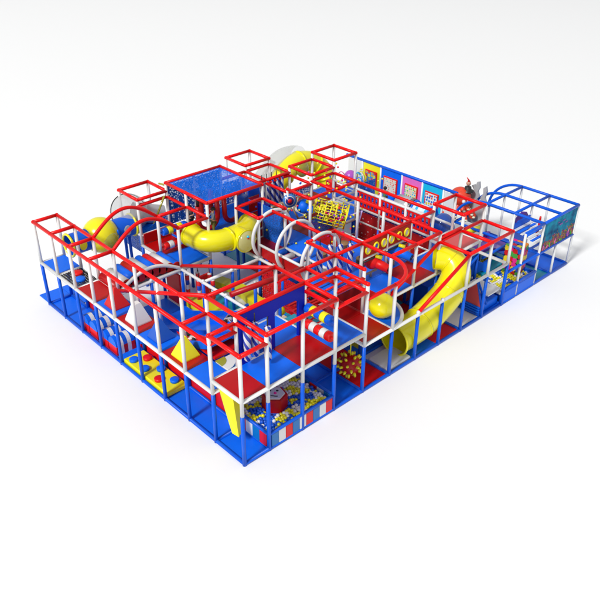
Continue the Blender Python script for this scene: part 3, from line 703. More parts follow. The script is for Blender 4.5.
# ------------------------------------------------------------------ bridge fence + perforated wall
t = thing('ladder_fence', 'long red ladder like fence with blue gaps along the far side of the arena', 'fence', (8.7, 2, 0))
for (z0, z1, xo) in ((2.13, 2.39, .0), (1.88, 2.11, .0)):
    mb = MB().use(MATRB)
    mb.box(xo-.02, .1, z0, xo+.02, 2.95, z0+.05); mb.box(xo-.02, .1, z1-.05, xo+.02, 2.95, z1)
    k = 0
    while .1+k*.15 < 2.95: mb.box(xo-.018, .1+k*.15, z0+.051, xo+.018, .1+k*.15+.055, z1-.051); k += 1
    mb.build('ladder_band', t)
MB().use(MATB).box(.14, .1, 1.5, .17, 2.95, 2.16).build('blue_backing', t)
t = thing('perforated_wall', 'tall dark red wall full of round holes beyond the arena floor', 'perforated wall', (8.7, 2, 0))
HM = dots_mat('red_with_holes', (.34, .004, .006), [(.55, .42, .44), (.40, .30, .33)], 8, .33)
MB().use(HM).box(-.03, .05, .55, .03, 2.95, H-.02).build('wall', t)

# ------------------------------------------------------------------ yellow dome on rounded deck, tube slide
tag(MB().use(YEL).sph((0, 0, 0), .335, 32, 20, (1, 1, .95)).build('yellow_dome'), 'large glossy yellow ball on the rounded blue deck', 'ball', None, (4.93, .56, L+.31))
t = thing('tube_slide', 'long yellow tube slide curving down to the floor at the right front', 'tube slide')
def bez(P, n):
    P = [Vector(p) for p in P]; out = []
    for s_ in range(len(P)-1):
        p0, p1, p2, p3 = P[max(s_-1, 0)], P[s_], P[s_+1], P[min(s_+2, len(P)-1)]
        for k in range(n):
            u = k/n; out.append(.5*((2*p1)+(p2-p0)*u+(2*p0-5*p1+4*p2-p3)*u*u+(3*p1-p0-3*p2+p3)*u**3))
    return out+[P[-1]]
path = bez([(7.72, 1.12, 1.86), (7.98, .82, 1.82), (7.95, .52, 1.58), (7.60, .42, 1.16), (7.05, .43, .84), (6.45, .46, .60), (5.90, .48, .52), (5.45, .50, .50)], 7)
rs_ = [.33+.11*math.sin(PI*min(.62, .75*k/(len(path)-1))) for k in range(len(path))]
MB().use(YEL).tube(path, .4, 30, cap=False, rs=rs_).build('slide_tube', t)
for k in (8, 22, 35):
    d = (path[k+1]-path[k-1]).normalized(); r = rs_[k]+.014
    MB().use(YEL).tube([path[k]-d*.022, path[k]+d*.022], r, 30).build('joint_ring', t)
d = (path[-1]-path[-2]).normalized()
w = Vector((0, 1, 0)); u_ = d.cross(w).normalized()
MB().use(YEL).tube([path[-1]+(w*math.cos(2*PI*k/28)+u_*math.sin(2*PI*k/28))*(rs_[-1]+.015) for k in range(28)], .03, 8, closed=True).build('exit_rim', t)
tag(MB().use(WHITE).box(0, 0, 0, .9, .7, .10, .03).build('landing_mat'), 'white padded landing mat at the mouth of the yellow tube slide', 'landing mat', None, (4.76, .06, .012))
tag(MB().use(GREEN).sph((0, 0, 0), .14, 16, 10).build('green_knob'), 'lime green knob on the red deck behind the tube slide', 'knob', None, (8.35, 1.25, 1.75))
# red triangular pad + blue ramp
t = thing('ramp_wedge', 'red triangular pad between blue beams on the floor right of the tube slide', 'ramp')
MB().use(REDCLEAR).prism([(.93, .30), (.06, .30), (.28, 1.0)], 'x', 8.70, 8.74).build('pad', t)
for q2 in range(3): MB().use(MATB).box(8.66, .06, .10+q2*.08, 8.75, .95, .155+q2*.08, .01).build('step_beam', t)
MB().use(BLUE).tube([(8.74, .06, .3), (8.74, .30, 1.05)], .035, 10).build('edge_beam', t); MB().use(BLUE).tube([(9.0, .06, .3), (8.9, .42, 1.05)], .035, 10).build('edge_beam', t)
MB().use(MATB).box(8.85, .10, .04, 9.66, .9, .30, .02).build('blue_base', t)
MB().use(WHITE).box(9.08, .08, .50, 9.69, .92, .55, .01).build('white_top', t)
MB().use(MATB).prism([(8.8, .9), (9.65, 1.3), (9.65, 1.22), (8.8, .82)], 'y', .95, 1.8).build('blue_slope', t)

# ------------------------------------------------------------------ big yellow spiral slide at the back
t = thing('spiral_slide', 'big yellow spiral tube slide with a clear roof at the back of the frame', 'spiral slide')
pth = bez([(8.2, 8.6, .55), (7.75, 8.15, 1.4), (8.05, 7.85, 2.1), (8.75, 7.9, 2.42), (9.5, 7.9, 2.30), (10.0, 7.75, 1.8), (9.9, 7.5, 1.1), (9.2, 7.5, .5)], 8)
MB().use(YEL).tube(pth, .36, 26, cap=False).build('spiral_tube', t)
for k in (10, 18, 26, 34, 42):
    d = (pth[k+1]-pth[k-1]).normalized(); MB().use(YEL).tube([pth[k]-d*.03, pth[k]+d*.03], .395, 26).build('joint_ring', t)
tp = [Vector(p)+Vector((-.15, .38, .08)) for p in pth[8:32]]
MB().use(SMOKE).tube(tp, .40, 26, cap=False).build('clear_roof', t)
dome((8.75, 7.5, 2.35), (0, -1, .1), .27, OLIVE, 'tinted_window', t, .4)

# ------------------------------------------------------------------ picture wall at the far side
t = thing('picture_wall', 'far wall of yellow, blue, pink and cyan game panels under a blue rail', 'game wall', (11.42, 3.3, 0))
MB().use(BLUE).tube([(0, -.2, 2.08), (0, 4.7, 2.08)], .05, 12).build('top_rail', t)
for k, (y0, y1, m, bm_, nm) in enumerate(((.35, 1.16, CYAN, BOARD3, 'cyan'), (1.22, 2.04, PINK, BOARD2, 'pink'), (2.10, 3.00, MATB, BOARD1, 'blue'), (3.06, 3.85, YELV, BOARD4, 'yellow'))):
    p = MB().use(m).box(-.02, y0, 1.0, .02, y1, 2.03).build('wall_panel', t, label=nm+' wall panel with a framed game board')
    w = (y1-y0)
    fr = MB().use(MATRB).box(-.055, y0+w*.16, 1.22, -.021, y1-w*.14, 1.82, .01).build('board_frame', p)
    MB().use(bm_).box(-.075, y0+w*.16+.045, 1.265, -.056, y1-w*.14-.045, 1.775).build('game_board', fr)
for y in (.32, 1.19, 2.07, 3.03, 3.9): MB().use(WHITE).tube([(-.02, y, 0), (-.02, y, 2.06)], .035, 10).build('post', t)
MB().use(WHITE).box(-.01, -.1, 1.0, .01, .28, 2.0).build('white_panel', t)
MB().use(WHITE).box(-.01, 3.94, 1.0, .01, 4.6, 2.0).build('white_panel', t)
MB().use(MATB).box(-.9, .2, .86, -.02, 4.6, .93).build('blue_floor', t)
MB().use(MATB).box(-.06, .3, .1, -.0, 4.6, .85).build('lower_panel', t)
t = thing('sputnik_toy', 'violet ball with thin coloured arms beside the yellow game panel', 'ball toy', (10.4, 6.85, 1.80))
MB().use(VIOLET).sph((0, 0, 0), .24, 24, 16, (.95, .95, 1.1)).build('ball', t)
for k, m in enumerate((CYAN, PINK, YELV, MATB)): MB().use(m).tube(arc(lambda q: (.2*math.cos(k*1.6)+.35*q*math.cos(k*1.6), .2*math.sin(k*1.6)+.4*q*math.sin(k*1.6), -.05+.15*math.sin(PI*q)), 8), .016, 6).build('arm', t)
t = thing('ring_toy', 'hoop toy of yellow and white rings in front of the yellow game panel', 'ring toy', (11.1, 6.95, 1.4))
for k, m in enumerate((YELV, WHITE, CYAN)): MB().use(m).tube(arc(lambda q: (-.1*k, .2*math.cos(2*PI*q), .2+.2*math.sin(2*PI*q)), 20)[:-1], .02, 6, closed=True).build('ring', t)
# tunnels between bridge and wall
t = thing('grey_drum', 'smooth grey cylinder tunnel in front of the pink game panel', 'tunnel', (10.45, 4.35, 1.42))
MB().use(GREY).tube([(0, -.32, .1), (0, .32, .1)], .32, 28).build('drum', t); MB().use(plastic('dark_grey_band', (.10, .11, .13), .3, .3)).tube([(0, -.33, .1), (0, -.2, .1)], .33, 28).build('band', t)
t = thing('striped_arch', 'cyan and white diagonal striped arch tunnel left of the blue dome', 'arch tunnel', (10.4, 3.62, 1.2))
SM = stripes('cyan_white_stripes', [(.65, .78, .85), (.75, .85, .9), (.02, .45, .75)], 'y', 4, .8)
MB().use(SM).prism(arc(lambda q: (-.36*math.cos(PI*q), .62*math.sin(PI*q)), 20), 'y', -.3, .3).build('shell', t)
MB().use(MATB).tube(arc(lambda q: (-.38*math.cos(PI*q), -.32, .64*math.sin(PI*q)), 20), .035, 8).build('rim', t); MB().use(MATB).tube(arc(lambda q: (-.38*math.cos(PI*q), .32, .64*math.sin(PI*q)), 20), .035, 8).build('rim', t)
t = thing('blue_dome_tunnel', 'tall rounded dark blue tunnel standing behind the small red rail box', 'dome tunnel', (10.25, 2.72, .9))
BD = plastic('deep_blue_shell', (.01, .06, .33), .2, .5)
MB().use(BD).sph((0, 0, .35), .42, 28, 18, (1, .9, 1.45)).build('shell', t)
MB().use(BD).tube([(-.35, 0, .2), (-.6, 0, .2)], .3, 24, cap=False).build('mouth', t)
mb = MB()
for k, m in enumerate((MATRB, ORANGE, YELV, GREEN)): mb.use(m).tube(arc(lambda q: (.2-.03*k, -.52+.02*k, -.6+.5*q), 4), .03, 8)
mb.build('coloured_fringe', t)

# ------------------------------------------------------------------ toddler area
TF = thing('toddler_playground', 'low blue railed toddler frame with white posts at the far right end', 'toddler frame')
ZT, ZM = 2.08, 1.08
def tb(p, q, nm='blue_rail', r=.045): MB().use(BLUE).tube([p, q], r, 12).build(nm, TF)
for x in (11.45, 12.45, 13.45):
    MB().use(BLUE).tube([(x, 0, ZT), (x, 2.0, ZT)]+arc(lambda q: (x, 2.0+1.15*math.sin(PI/2*q), ZM+1.0*math.cos(PI/2*q)), 14), .045, 12).build('arched_rail', TF)
    for y in (0, 1, 2, 3.1):
        if y == 3.1 and x == 12.45: continue
        zt = ZT if (y < 3 and (x, y) != (12.45, 0)) else ZM
        MB().use(WHITE).tube([(x, y, 0), (x, y, zt)], .038, 12).build('post', TF)
MB().use(WHITE).tube([(10.45, 0, 0), (10.45, 0, ZT)], .038, 12).build('post', TF); MB().use(WHITE).tube([(10.45, 1, 0), (10.45, 1, ZM)], .038, 12).build('post', TF)
for y in (0, 1, 2): tb((11.45, y, ZT), (13.45, y, ZT), 'cross_rail')
tb((10.45, 0, ZT-.002), (11.45, 0, ZT-.002), 'cross_rail'); 
for (p, q) in [((9.7, 0, ZM), (13.45, 0, ZM)), ((13.45, 0, ZM), (13.45, 3.1, ZM)), ((10.0, 1, ZM), (11.45, 1, ZM)), ((11.45, 0, ZM), (11.45, 3.9, ZM)), ((11.45, 3.1, ZM), (13.45, 3.1, ZM)),
               ((9.7, 0, .05), (13.45, 0, .05)), ((13.45, 0, .05), (13.45, 3.1, .05)), ((11.45, 0, .05), (11.45, 3.1, .05)), ((12.45, 0, .05), (12.45, 1, .05)), ((9.7, 0, .5), (11.45, 0, .5)), ((11.45, 1, .4), (13.45, 1, .4)), ((10.0, 2, .6), (11.45, 2, .6))]: tb(p, q, 'guard_rail')
for p in ((10.55, 2.6), (11.1, 2.6)):
    tb((p[0], p[1], .55), (p[0], p[1]+1.2, .55), 'guard_rail', .035)
MB().use(BLUE).tube([(9.7, .0, .05), (9.7, .0, 1.4)], .052, 12).build('blue_post', TF)
TM_ = thing('toddler_floor', 'blue and teal floor mats of the toddler area at the far right', 'floor mats')
for (x0, y0, x1, y1, m) in [(11.45, 0, 12.45, 1, TEAL), (12.45, 0, 13.45, 1, MATB), (12.45, 1, 13.45, 2, MATB), (11.45, 1, 12.45, 2, TEAL), (11.45, 2, 12.45, 3.1, TEAL), (12.45, 2, 13.45, 3.1, WHITE), (9.74, 1, 10.7, 2, MATB), (10.7, 1, 11.4, 2, TEAL), (10, 2, 11.4, 3.2, TEAL)]:
    MB().use(m).box(x0+.01, y0+.01, .002, x1-.01, y1-.01, .04, .01).build('floor_mat', TM_)
# mural
t = thing('ocean_mural', 'large underwater picture panel of fish and coral on the far right frame', 'mural', (11.5, -.0, ZM+.05))
MB().use(OCEAN).box(0, -.012, 0, 1.9, .012, .90).build('picture', t)
CORAL1 = plastic('dull_coral', (.55, .12, .28), .4, .1)
mb = MB().use(plastic('purple_fish', (.16, .03, .30), .4, .1))
for (x, z, s_) in ((.95, .62, 1), (1.12, .70, .8), (1.28, .60, .7), (.80, .72, .6)):
    mb.sph((x, -.018, z), .055*s_, 10, 6, (1.3, .15, .6)); mb.prism([(x+.05*s_, z), (x+.11*s_, z+.04*s_), (x+.11*s_, z-.04*s_)], 'y', -.022, -.014)
mb.build('fish', t)
mb = MB()
for k in range(16):
    mb = MB(); x = R.uniform(.04, 1.86); h = R.uniform(.06, .26)*(1.3 if x > 1.3 or x < .35 else .8); mb.use(R.choice([CORAL1, PURPLE, CORAL1, TAN, GREEN])).tube([(x, -.016, .02), (x+R.uniform(-.03, .03), -.02, h*.5), (x+R.uniform(-.06, .06), -.016, h)], .02, 6, rs=[.028, .022, .01]); mb.build('coral', t)
pad(11.48, .98, .05, 12.42, 1.02, 1.75, MATB, 'blue padded wall between the slats and the mural bay')
# right ball pit
t = thing('toddler_ball_pit', 'blue walled ball pit with blue, yellow and white balls at the toddler end', 'ball pit')
MB().use(MATB).box(9.75, -.03, .06, 10.41, .03, .42, .01).build('front_wall', t); MB().use(MATB).box(10.49, -.03, .06, 11.41, .03, .42, .01).build('front_wall', t)
MB().use(WHITE).box(9.72, .05, .30, 10.0, .9, .36, .01).build('white_ledge', t)
MB().use(MATB).box(11.42, .04, .06, 11.48, 1.6, .42, .01).build('end_wall', t)
for p in (((9.72, 0), (11.45, 0)), ((11.45, 0), (11.45, 1.6))): MB().use(BLUE).tube([(*p[0], .45), (*p[1], .45)], .04, 10).build('edge_rail', t)
mb = MB()
for j in range(18):
    for i in range(19):
        x = 9.82+i*.086+(.04 if j % 2 else 0); y = .07+j*.09
        if x > 11.4: continue
        v = noise.noise(Vector((x*3.4, y*3.4, 3.1)))+R.uniform(-.2, .2); w = noise.noise(Vector((x*3.1, y*3.1, 9.7)))+R.uniform(-.2, .2)
        mb.use(bc['yellow' if v > .08 else ('white' if w > .05 else 'blue')]).sph((x, y, .36+R.uniform(-.02, .03)), .05, 8, 6)
mb.use(bc['blue']).box(9.8, .05, .04, 11.4, 1.6, .34)
o = mb.build('toddler_pit_balls'); o['kind'] = 'stuff'; o['label'] = 'mass of blue, yellow and white balls filling the toddler ball pit'; o['category'] = 'balls'
# candy cube
t = thing('sweets_block', 'tall square block printed with bright round sweets at the toddler end', 'printed block', (11.14, .58, .40), .05)
MB().use(CANDY).box(-.26, -.26, 0, .26, .26, .92, .02).build('block', t)
# purple slide, slats, yellow roll
t = thing('wave_slide', 'purple slide with a yellow roll and teal bed in the toddler area', 'toddler slide')
MB().use(PURPLE).prism([(10.35, 1.0), (10.9, .98), (11.3, .8), (11.9, .62), (12.3, .6), (12.3, .52), (11.9, .52), (11.3, .68), (10.9, .88), (10.35, .9)], 'y', 1.35, 2.25).build('slide_bed', t)
MB().use(PURPLE).prism([(10.35, .4), (10.35, 1.12), (10.9, 1.1), (11.9, .75), (12.35, .72), (12.35, .4)], 'y', 2.26, 2.34).build('side_wall', t)
MB().use(TEAL).box(10.1, .95, .30, 11.3, 1.33, .5, .02).build('teal_step', t)
MB().use(TEAL).box(10.2, 2.5, .30, 11.3, 3.3, .4, .02).build('teal_step', t)
MB().use(YELV).tube([(11.2, 2.45, 1.0), (12.1, 2.45, .9)], .09, 14).build('yellow_roll', t)
t = thing('slat_screen', 'row of blue and white slats leaning inside the toddler frame', 'slat screen', (11.45, .2, 1.32))
for k in range(7):
    MB().use((WHITE, MATB)[k % 2]).box(.02, -.05+k*.12, .02+k*.028, 1.0, .05+k*.12, .045+k*.028, .006).build('slat', t)
MB().use(PURPLE).add([(.1, .78, .42), (.9, .78, .34), (.9, .9, .5), (.6, .92, .6), (.1, .85, .5), (.1, .8, .36), (.9, .8, .3), (.9, .92, .44), (.6, .94, .54), (.1, .87, .44)], [(0, 1, 2, 3, 4), (9, 8, 7, 6, 5), (0, 5, 6, 1), (1, 6, 7, 2), (2, 7, 8, 3), (3, 8, 9, 4), (4, 9, 5, 0)], False).build('purple_flag', t)
# sea horse
t = thing('seahorse_toy', 'red and yellow seahorse figure hanging beside the ocean picture', 'seahorse toy', (12.35, .62, 1.22))
MB().use(MATRB).tube(bez([(0, 0, .8), (0, 0, .5), (.04, 0, .3), (-.06, 0, .1), (.02, 0, -.08), (.08, 0, .0)], 5), .05, 10, rs=[.03+.03*math.sin(PI*min(1, k/25+.08)) for k in range(26)]).build('body', t); t.scale = (.75,)*3
MB().use(YELV).sph((-.08, 0, .02), .09, 12, 8, (1, .5, .6)).build('fin', t); MB().use(ORANGE).sph((.03, -.02, .35), .07, 12, 8).build('head', t)
# octopus on the back rail
t = thing('octopus_figure', 'red octopus figure with a black hat on top of the far railing', 'octopus figure', (11.9, 3.3, 1.08))
OC = plastic('octopus_red', (.72, .05, .015), .4, .15, .45, 0, scale=9)
MB().use(OC).sph((0, 0, .62), .30, 24, 16, (1.0, 1.05, .95)).build('head', t)
for k in range(8):
    a = 2*PI*k/8+.3; ca, sa = math.cos(a), math.sin(a)
    tt = MB().use(OC).tube(bez([(ca*.14, sa*.14, .42), (ca*.3, sa*.3, .22), (ca*.42, sa*.42, .05), (ca*.5, sa*.5, .12), (ca*.46, sa*.46, .22)], 5), .06, 10, rs=[.085-.003*i for i in range(21)]).build('tentacle', t)
    mb = MB().use(CREAM)
    for i in range(4): mb.sph((ca*(.26+.06*i)-.05, sa*(.26+.06*i)-.07, .30-.07*i), .05, 10, 6, (1, 1, .6))
    mb.build('suckers', tt)
MB().use(BLACK).lathe([(0, 0), (.17, 0), (.18, .03), (.11, .05), (.09, .15), (0, .17)], 18, (.10, -.16, .80)).build('hat', t)
MB().use(SKIN).sph((.10, -.16, 1.05), .07, 12, 8).build('small_figure_head', t)
MB().use(MATRB).tube([(.10, -.16, 1.10), (.08, -.16, 1.16), (-.02, -.16, 1.26)], .035, 8, rs=[.045, .022, .01]).build('small_red_cap', t)
t.scale = (1.12,)*3
for s_ in (-1, 1): MB().use(WHITE).sph((.08*s_-.12, -.27, .60), .055, 10, 8).build('eye', t)
t = thing('coral_branch', 'flat grey coral shaped cutout behind the red octopus', 'coral cutout', (12.3, 2.95, 1.1)); t.scale = (1, 1.0, 1.4)
mb = MB().use(GREY); out = [(-.45, -.2), (-.42, .2), (-.5, .34), (-.38, .36), (-.30, .28), (-.22, .40), (-.30, .52), (-.24, .56), (-.17, .5), (-.10, .62), (-.2, .72), (-.12, .76), (-.07, .70), (-.02, .84), (.06, .86), (.10, .72), (.04, .62), (.12, .5), (.03, .42), (.12, .34), (.2, .36), (.18, .5), (.26, .62), (.24, .74), (.33, .8), (.38, .7), (.34, .52), (.42, .4), (.36, .22), (.48, .1), (.45, -.2)][::-1]; out = [(-a, b) for a, b in out][::-1]
mb.prism(out, 'x', -.04, .04).build('cutout', t)

# ------------------------------------------------------------------ ground level play track in the open middle
t = thing('play_track', 'yellow and blue padded ground track winding through the open middle of the frame', 'padded track', (0, 0, .03))
def curvepad(path, w, m, z0, z1, nm, par=t):
    P = bez([(x, y, 0) for x, y in path], 6); Lp = []; Rp = []
    for i in range(len(P)):
        d = (P[min(i+1, len(P)-1)]-P[max(i-1, 0)]).normalized(); n_2 = Vector((-d.y, d.x, 0))*w/2; Lp.append(P[i]+n_2); Rp.append(P[i]-n_2)
    vs = []; fs = []
    for i in range(len(P)):
        vs += [(Lp[i].x, Lp[i].y, z0), (Rp[i].x, Rp[i].y, z0), (Rp[i].x, Rp[i].y, z1), (Lp[i].x, Lp[i].y, z1)]
        if i: a = 4*(i-1); fs += [(a+k, a+(k+1) % 4, a+4+(k+1) % 4, a+4+k) for k in range(4)]
    fs += [(3, 2, 1, 0), tuple(4*(len(P)-1)+k for k in range(4))]
    MB().use(m).add(vs, fs, False).build(nm, par)
curvepad([(2.95, 6.4), (3.2, 5.3), (3.1, 4.2), (3.4, 3.2), (4.3, 2.7), (5.2, 3.2)], .34, YELV, 0, .22, 'yellow_bank')
curvepad([(4.3, 6.6), (4.5, 5.6), (4.4, 4.7), (4.9, 4.1), (5.8, 4.2)], .36, YELV, 0, .22, 'yellow_bank')
curvepad([(3.7, 6.5), (3.8, 5.3), (3.8, 4.2), (4.3, 3.5), (5.3, 3.7)], .5, TEAL, 0, .08, 'teal_lane')
for (x, y, a, b) in ((3.6, 4.7, .5, .35), (4.2, 3.6, .6, .3), (4.9, 4.7, .5, .3)): MB().use(CREAM).box(x-a/2, y-b/2, .01, x+a/2, y+b/2, .14, .02).build('cream_block', t)
tag(MB().use(YEL).sph((0, 0, 0), .2, 24, 14, (1, 1, .8), 0, .6).build('mushroom_cap'), 'small yellow rounded cap in the open middle of the frame', 'mushroom seat', None, (3.9, 3.3, .75))
t = thing('sloping_beam', 'dark red padded beam sloping beside the sloped rail in the middle', 'padded beam')
MB().use(MATR).tube([(2.3, 3.25, 1.93), (4.5, 2.95, 1.98)], .075, 14).build('beam', t); 
# little red/white/blue hanging posts
TRI = stripes('red_white_blue_bands', [cR, cW, cB], 'z', 2.2)
hp = None
for k, (x, y) in enumerate(((2.95, 6.15), (3.25, 6.05), (3.0, 5.65), (3.45, 5.75), (3.3, 5.4))):
    lb = 'thin tricolour banded bag under the decks below the yellow tube, '+('first', 'second', 'third', 'fourth', 'fifth')[k]+' from left'
    if hp is None:
        hp = thing('banded_bag', lb, 'hanging bag', (x, y, .45), 0, 'banded bags under the decks')
        MB().use(TRI).lathe([(0, 0), (.05, 0), (.06, .03), (.06, .62), (0, .65)], 12).build('bag', hp); MB().use(BLACK).tube([(0, 0, .64), (0, 0, .95)], .012, 6).build('strap', hp)
    else: dup(hp, (x, y, .45), lb)
pad(2.72, 6.2, .05, 2.78, 6.9, 1.1, MATRB, 'red padded wall on the floor below the roller hill')
pad(3.1, 5.9, .05, 3.6, 5.96, 1.0, MATRB, 'small red padded wall behind the banded bags')
t = thing('checked_net', 'red netting screen with pale gaps under the hoops', 'net screen')
MB().use(NETR).box(4.72, 5.02, .1, 5.68, 5.03, 1.3).build('net', t); MB().use(NETR).box(4.70, 3.1, .1, 4.712, 4.9, 1.2).build('net', t)
# red net cage with blue floor slats in the tall boxes behind the front decks
t = thing('net_cage', 'red net cage over blue pads in the bay behind the front roller pair', 'net cage')
for z in (1.75, 1.95, 2.15): MB().use(MATRB).tube([(2.75, 1.05, z), (3.65, 1.05, z)], .022, 8).build('bar', t)
for k in range(3): MB().use(MATB).box(3.75, 1.1+k*.3, 2.2-.04*k, 4.6, 1.3+k*.3, 2.25-.04*k, .01).build('slat', t)
for k in range(3): MB().use(MATRB).tube([(3.72, 1.05+k*.3, 2.3), (4.66, 1.05+k*.3, 2.3)], .03, 8).build('bar', t)

t = thing('bar_lattice', 'red lattice of crossed bars over teal pads in the bay behind the navy panel', 'bar lattice')
for k in range(5): MB().use(MATR).box(2.78, 1.1+.17*k, 2.05+.06*(k % 2), 3.64, 1.16+.17*k, 2.10+.06*(k % 2), .01).build('bar', t)
for k in range(4): MB().use(MATR).box(2.85+.2*k, 1.08, 1.94, 2.91+.2*k, 1.94, 1.99, .01).build('bar', t)
MB().use(TEAL).box(2.8, 1.1, 1.55, 3.6, 1.9, 1.62, .01).build('teal_pad', t)
fc = None
for k, (x, y, z, m, cn, w_, d_, h_) in enumerate(((3.1, 2.5, 0, MATRB, 'red', .5, .4, .45), (4.2, 2.4, 0, MATB, 'blue', .5, .5, .6), (5.2, 1.5, 0, YELV, 'yellow', .5, .5, .4), (6.2, 1.6, 0, MATRB, 'red', .4, .6, .5),
        (6.9, 1.9, 0, TEAL, 'teal', .6, .3, .4), (8.2, 1.6, 0, MATB, 'blue', .6, .5, .7), (9.2, 2.6, 0, YELV, 'yellow', .6, .5, .5), (9.2, 3.6, L, MATB, 'blue', .4, .5, .3), (6.2, 6.4, H, NAVY, 'dark blue', .4, .4, .45), (7.2, 7.5, H, MATB, 'blue', .5, .3, .5), (9.2, 6.5, H, MATRB, 'red', .4, .3, .35))):
    where = ('on the floor left of the navy panel back', 'on the floor behind the red lattice', 'on the floor below the rounded deck', 'on the floor under the blue deck by the slide', 'on the floor under the porthole board', 'on the floor behind the tube slide', 'on the floor behind the red clear deck', 'on the deck behind the ladder fence', 'on the red deck by the padded pillar', 'on the far deck behind the striped bags', 'on the highest box deck at the back')[k]
    tag(MB().use(m).prism([(-w_/2, 0), (w_/2, 0), (w_/2, h_*.45), (0, h_*.5), (-.02, h_), (-w_/2, h_)], 'y', -d_/2, d_/2).build('foam_step'), cn+' foam step block '+where, 'foam step', 'foam step blocks', (x, y, z+.035))
t = thing('net_tunnel', 'blue netting tunnel wall along the far side of the arena near the yellow basket', 'safety net')
MB().use(NETT).box(8.72, 5.05, L+.05, 9.65, 5.06, 2.5).build('net_panel', t); MB().use(NETT).box(6.76, 6.0, L+.9, 7.64, 6.01, 2.5).build('net_panel', t)
t = thing('steering_panel', 'blue and grey barred play panel behind the red air cannon near the hoops', 'play panel', (5.75, 5.98, L))
MB().use(MATB).box(0, 0, 0, .9, .05, .28, .01).build('board', t); MB().use(GREY).box(.02, -.01, .30, .88, .04, .36, .01).build('bar', t)
MB().use(BOARD2).box(.05, -.02, .04, .85, -.002, .24).build('picture', t)

t = thing('fish_panel', 'blue fish shaped play panel with a white eye beside the toddler ball pit', 'play panel', (10.0, 1.25, .45)); t.rotation_euler = (0, 0, -.7)
MB().use(MATB).prism([(-.45, .1), (-.3, .35), (0, .45), (.25, .35), (.5, .55), (.5, -.05), (.25, .1), (0, -.05), (-.3, .0)], 'y', -.03, .03).build('fish', t)
MB().use(WHITE).sph((-.2, -.04, .25), .07, 12, 8, (1, .3, 1)).build('eye', t); MB().use(MAG).sph((-.2, -.06, .25), .03, 10, 6, (1, .3, 1)).build('pupil', t)
for k, (x0, y0, x1, y1, z0, z1, lab) in enumerate(((5.66, 5.06, 5.67, 5.94, L, 2.5, 'blue netting beside the farthest hoop'), (6.76, 5.0, 7.64, 5.01, L, 1.95, 'low blue netting across the arena behind the loose balls'), (5.76, 7.99, 6.64, 8.0, H, 2.5, 'blue netting at the back right of the netted roof'))):
    t = MB().use(NETT).box(x0, y0, z0, x1, y1, z1); tag(t.build('safety_net'), lab, 'safety net', 'blue safety nets')
for k, (x0, y0, x1, y1, z, m, lab) in enumerate(((3.75, 7.06, 3.80, 7.94, L, DRED, 'deep red low wall pad left of the swing loops'), (5.74, 7.0, 6.66, 7.05, H, MATR, 'red low wall pad on the deck right of the netted roof'), (6.74, 7.94, 7.66, 7.98, H, MATB, 'blue low wall pad behind the five striped bags'), (4.75, 3.05, 4.80, 4.95, L, MATR, 'long low red wall pad along the roller bridge'), (2.74, 7.94, 3.66, 7.98, L, MATR, 'red low wall pad under the left back box'))):
    pad(x0, y0, z+.01, x1, y1, z+.34, m, lab)

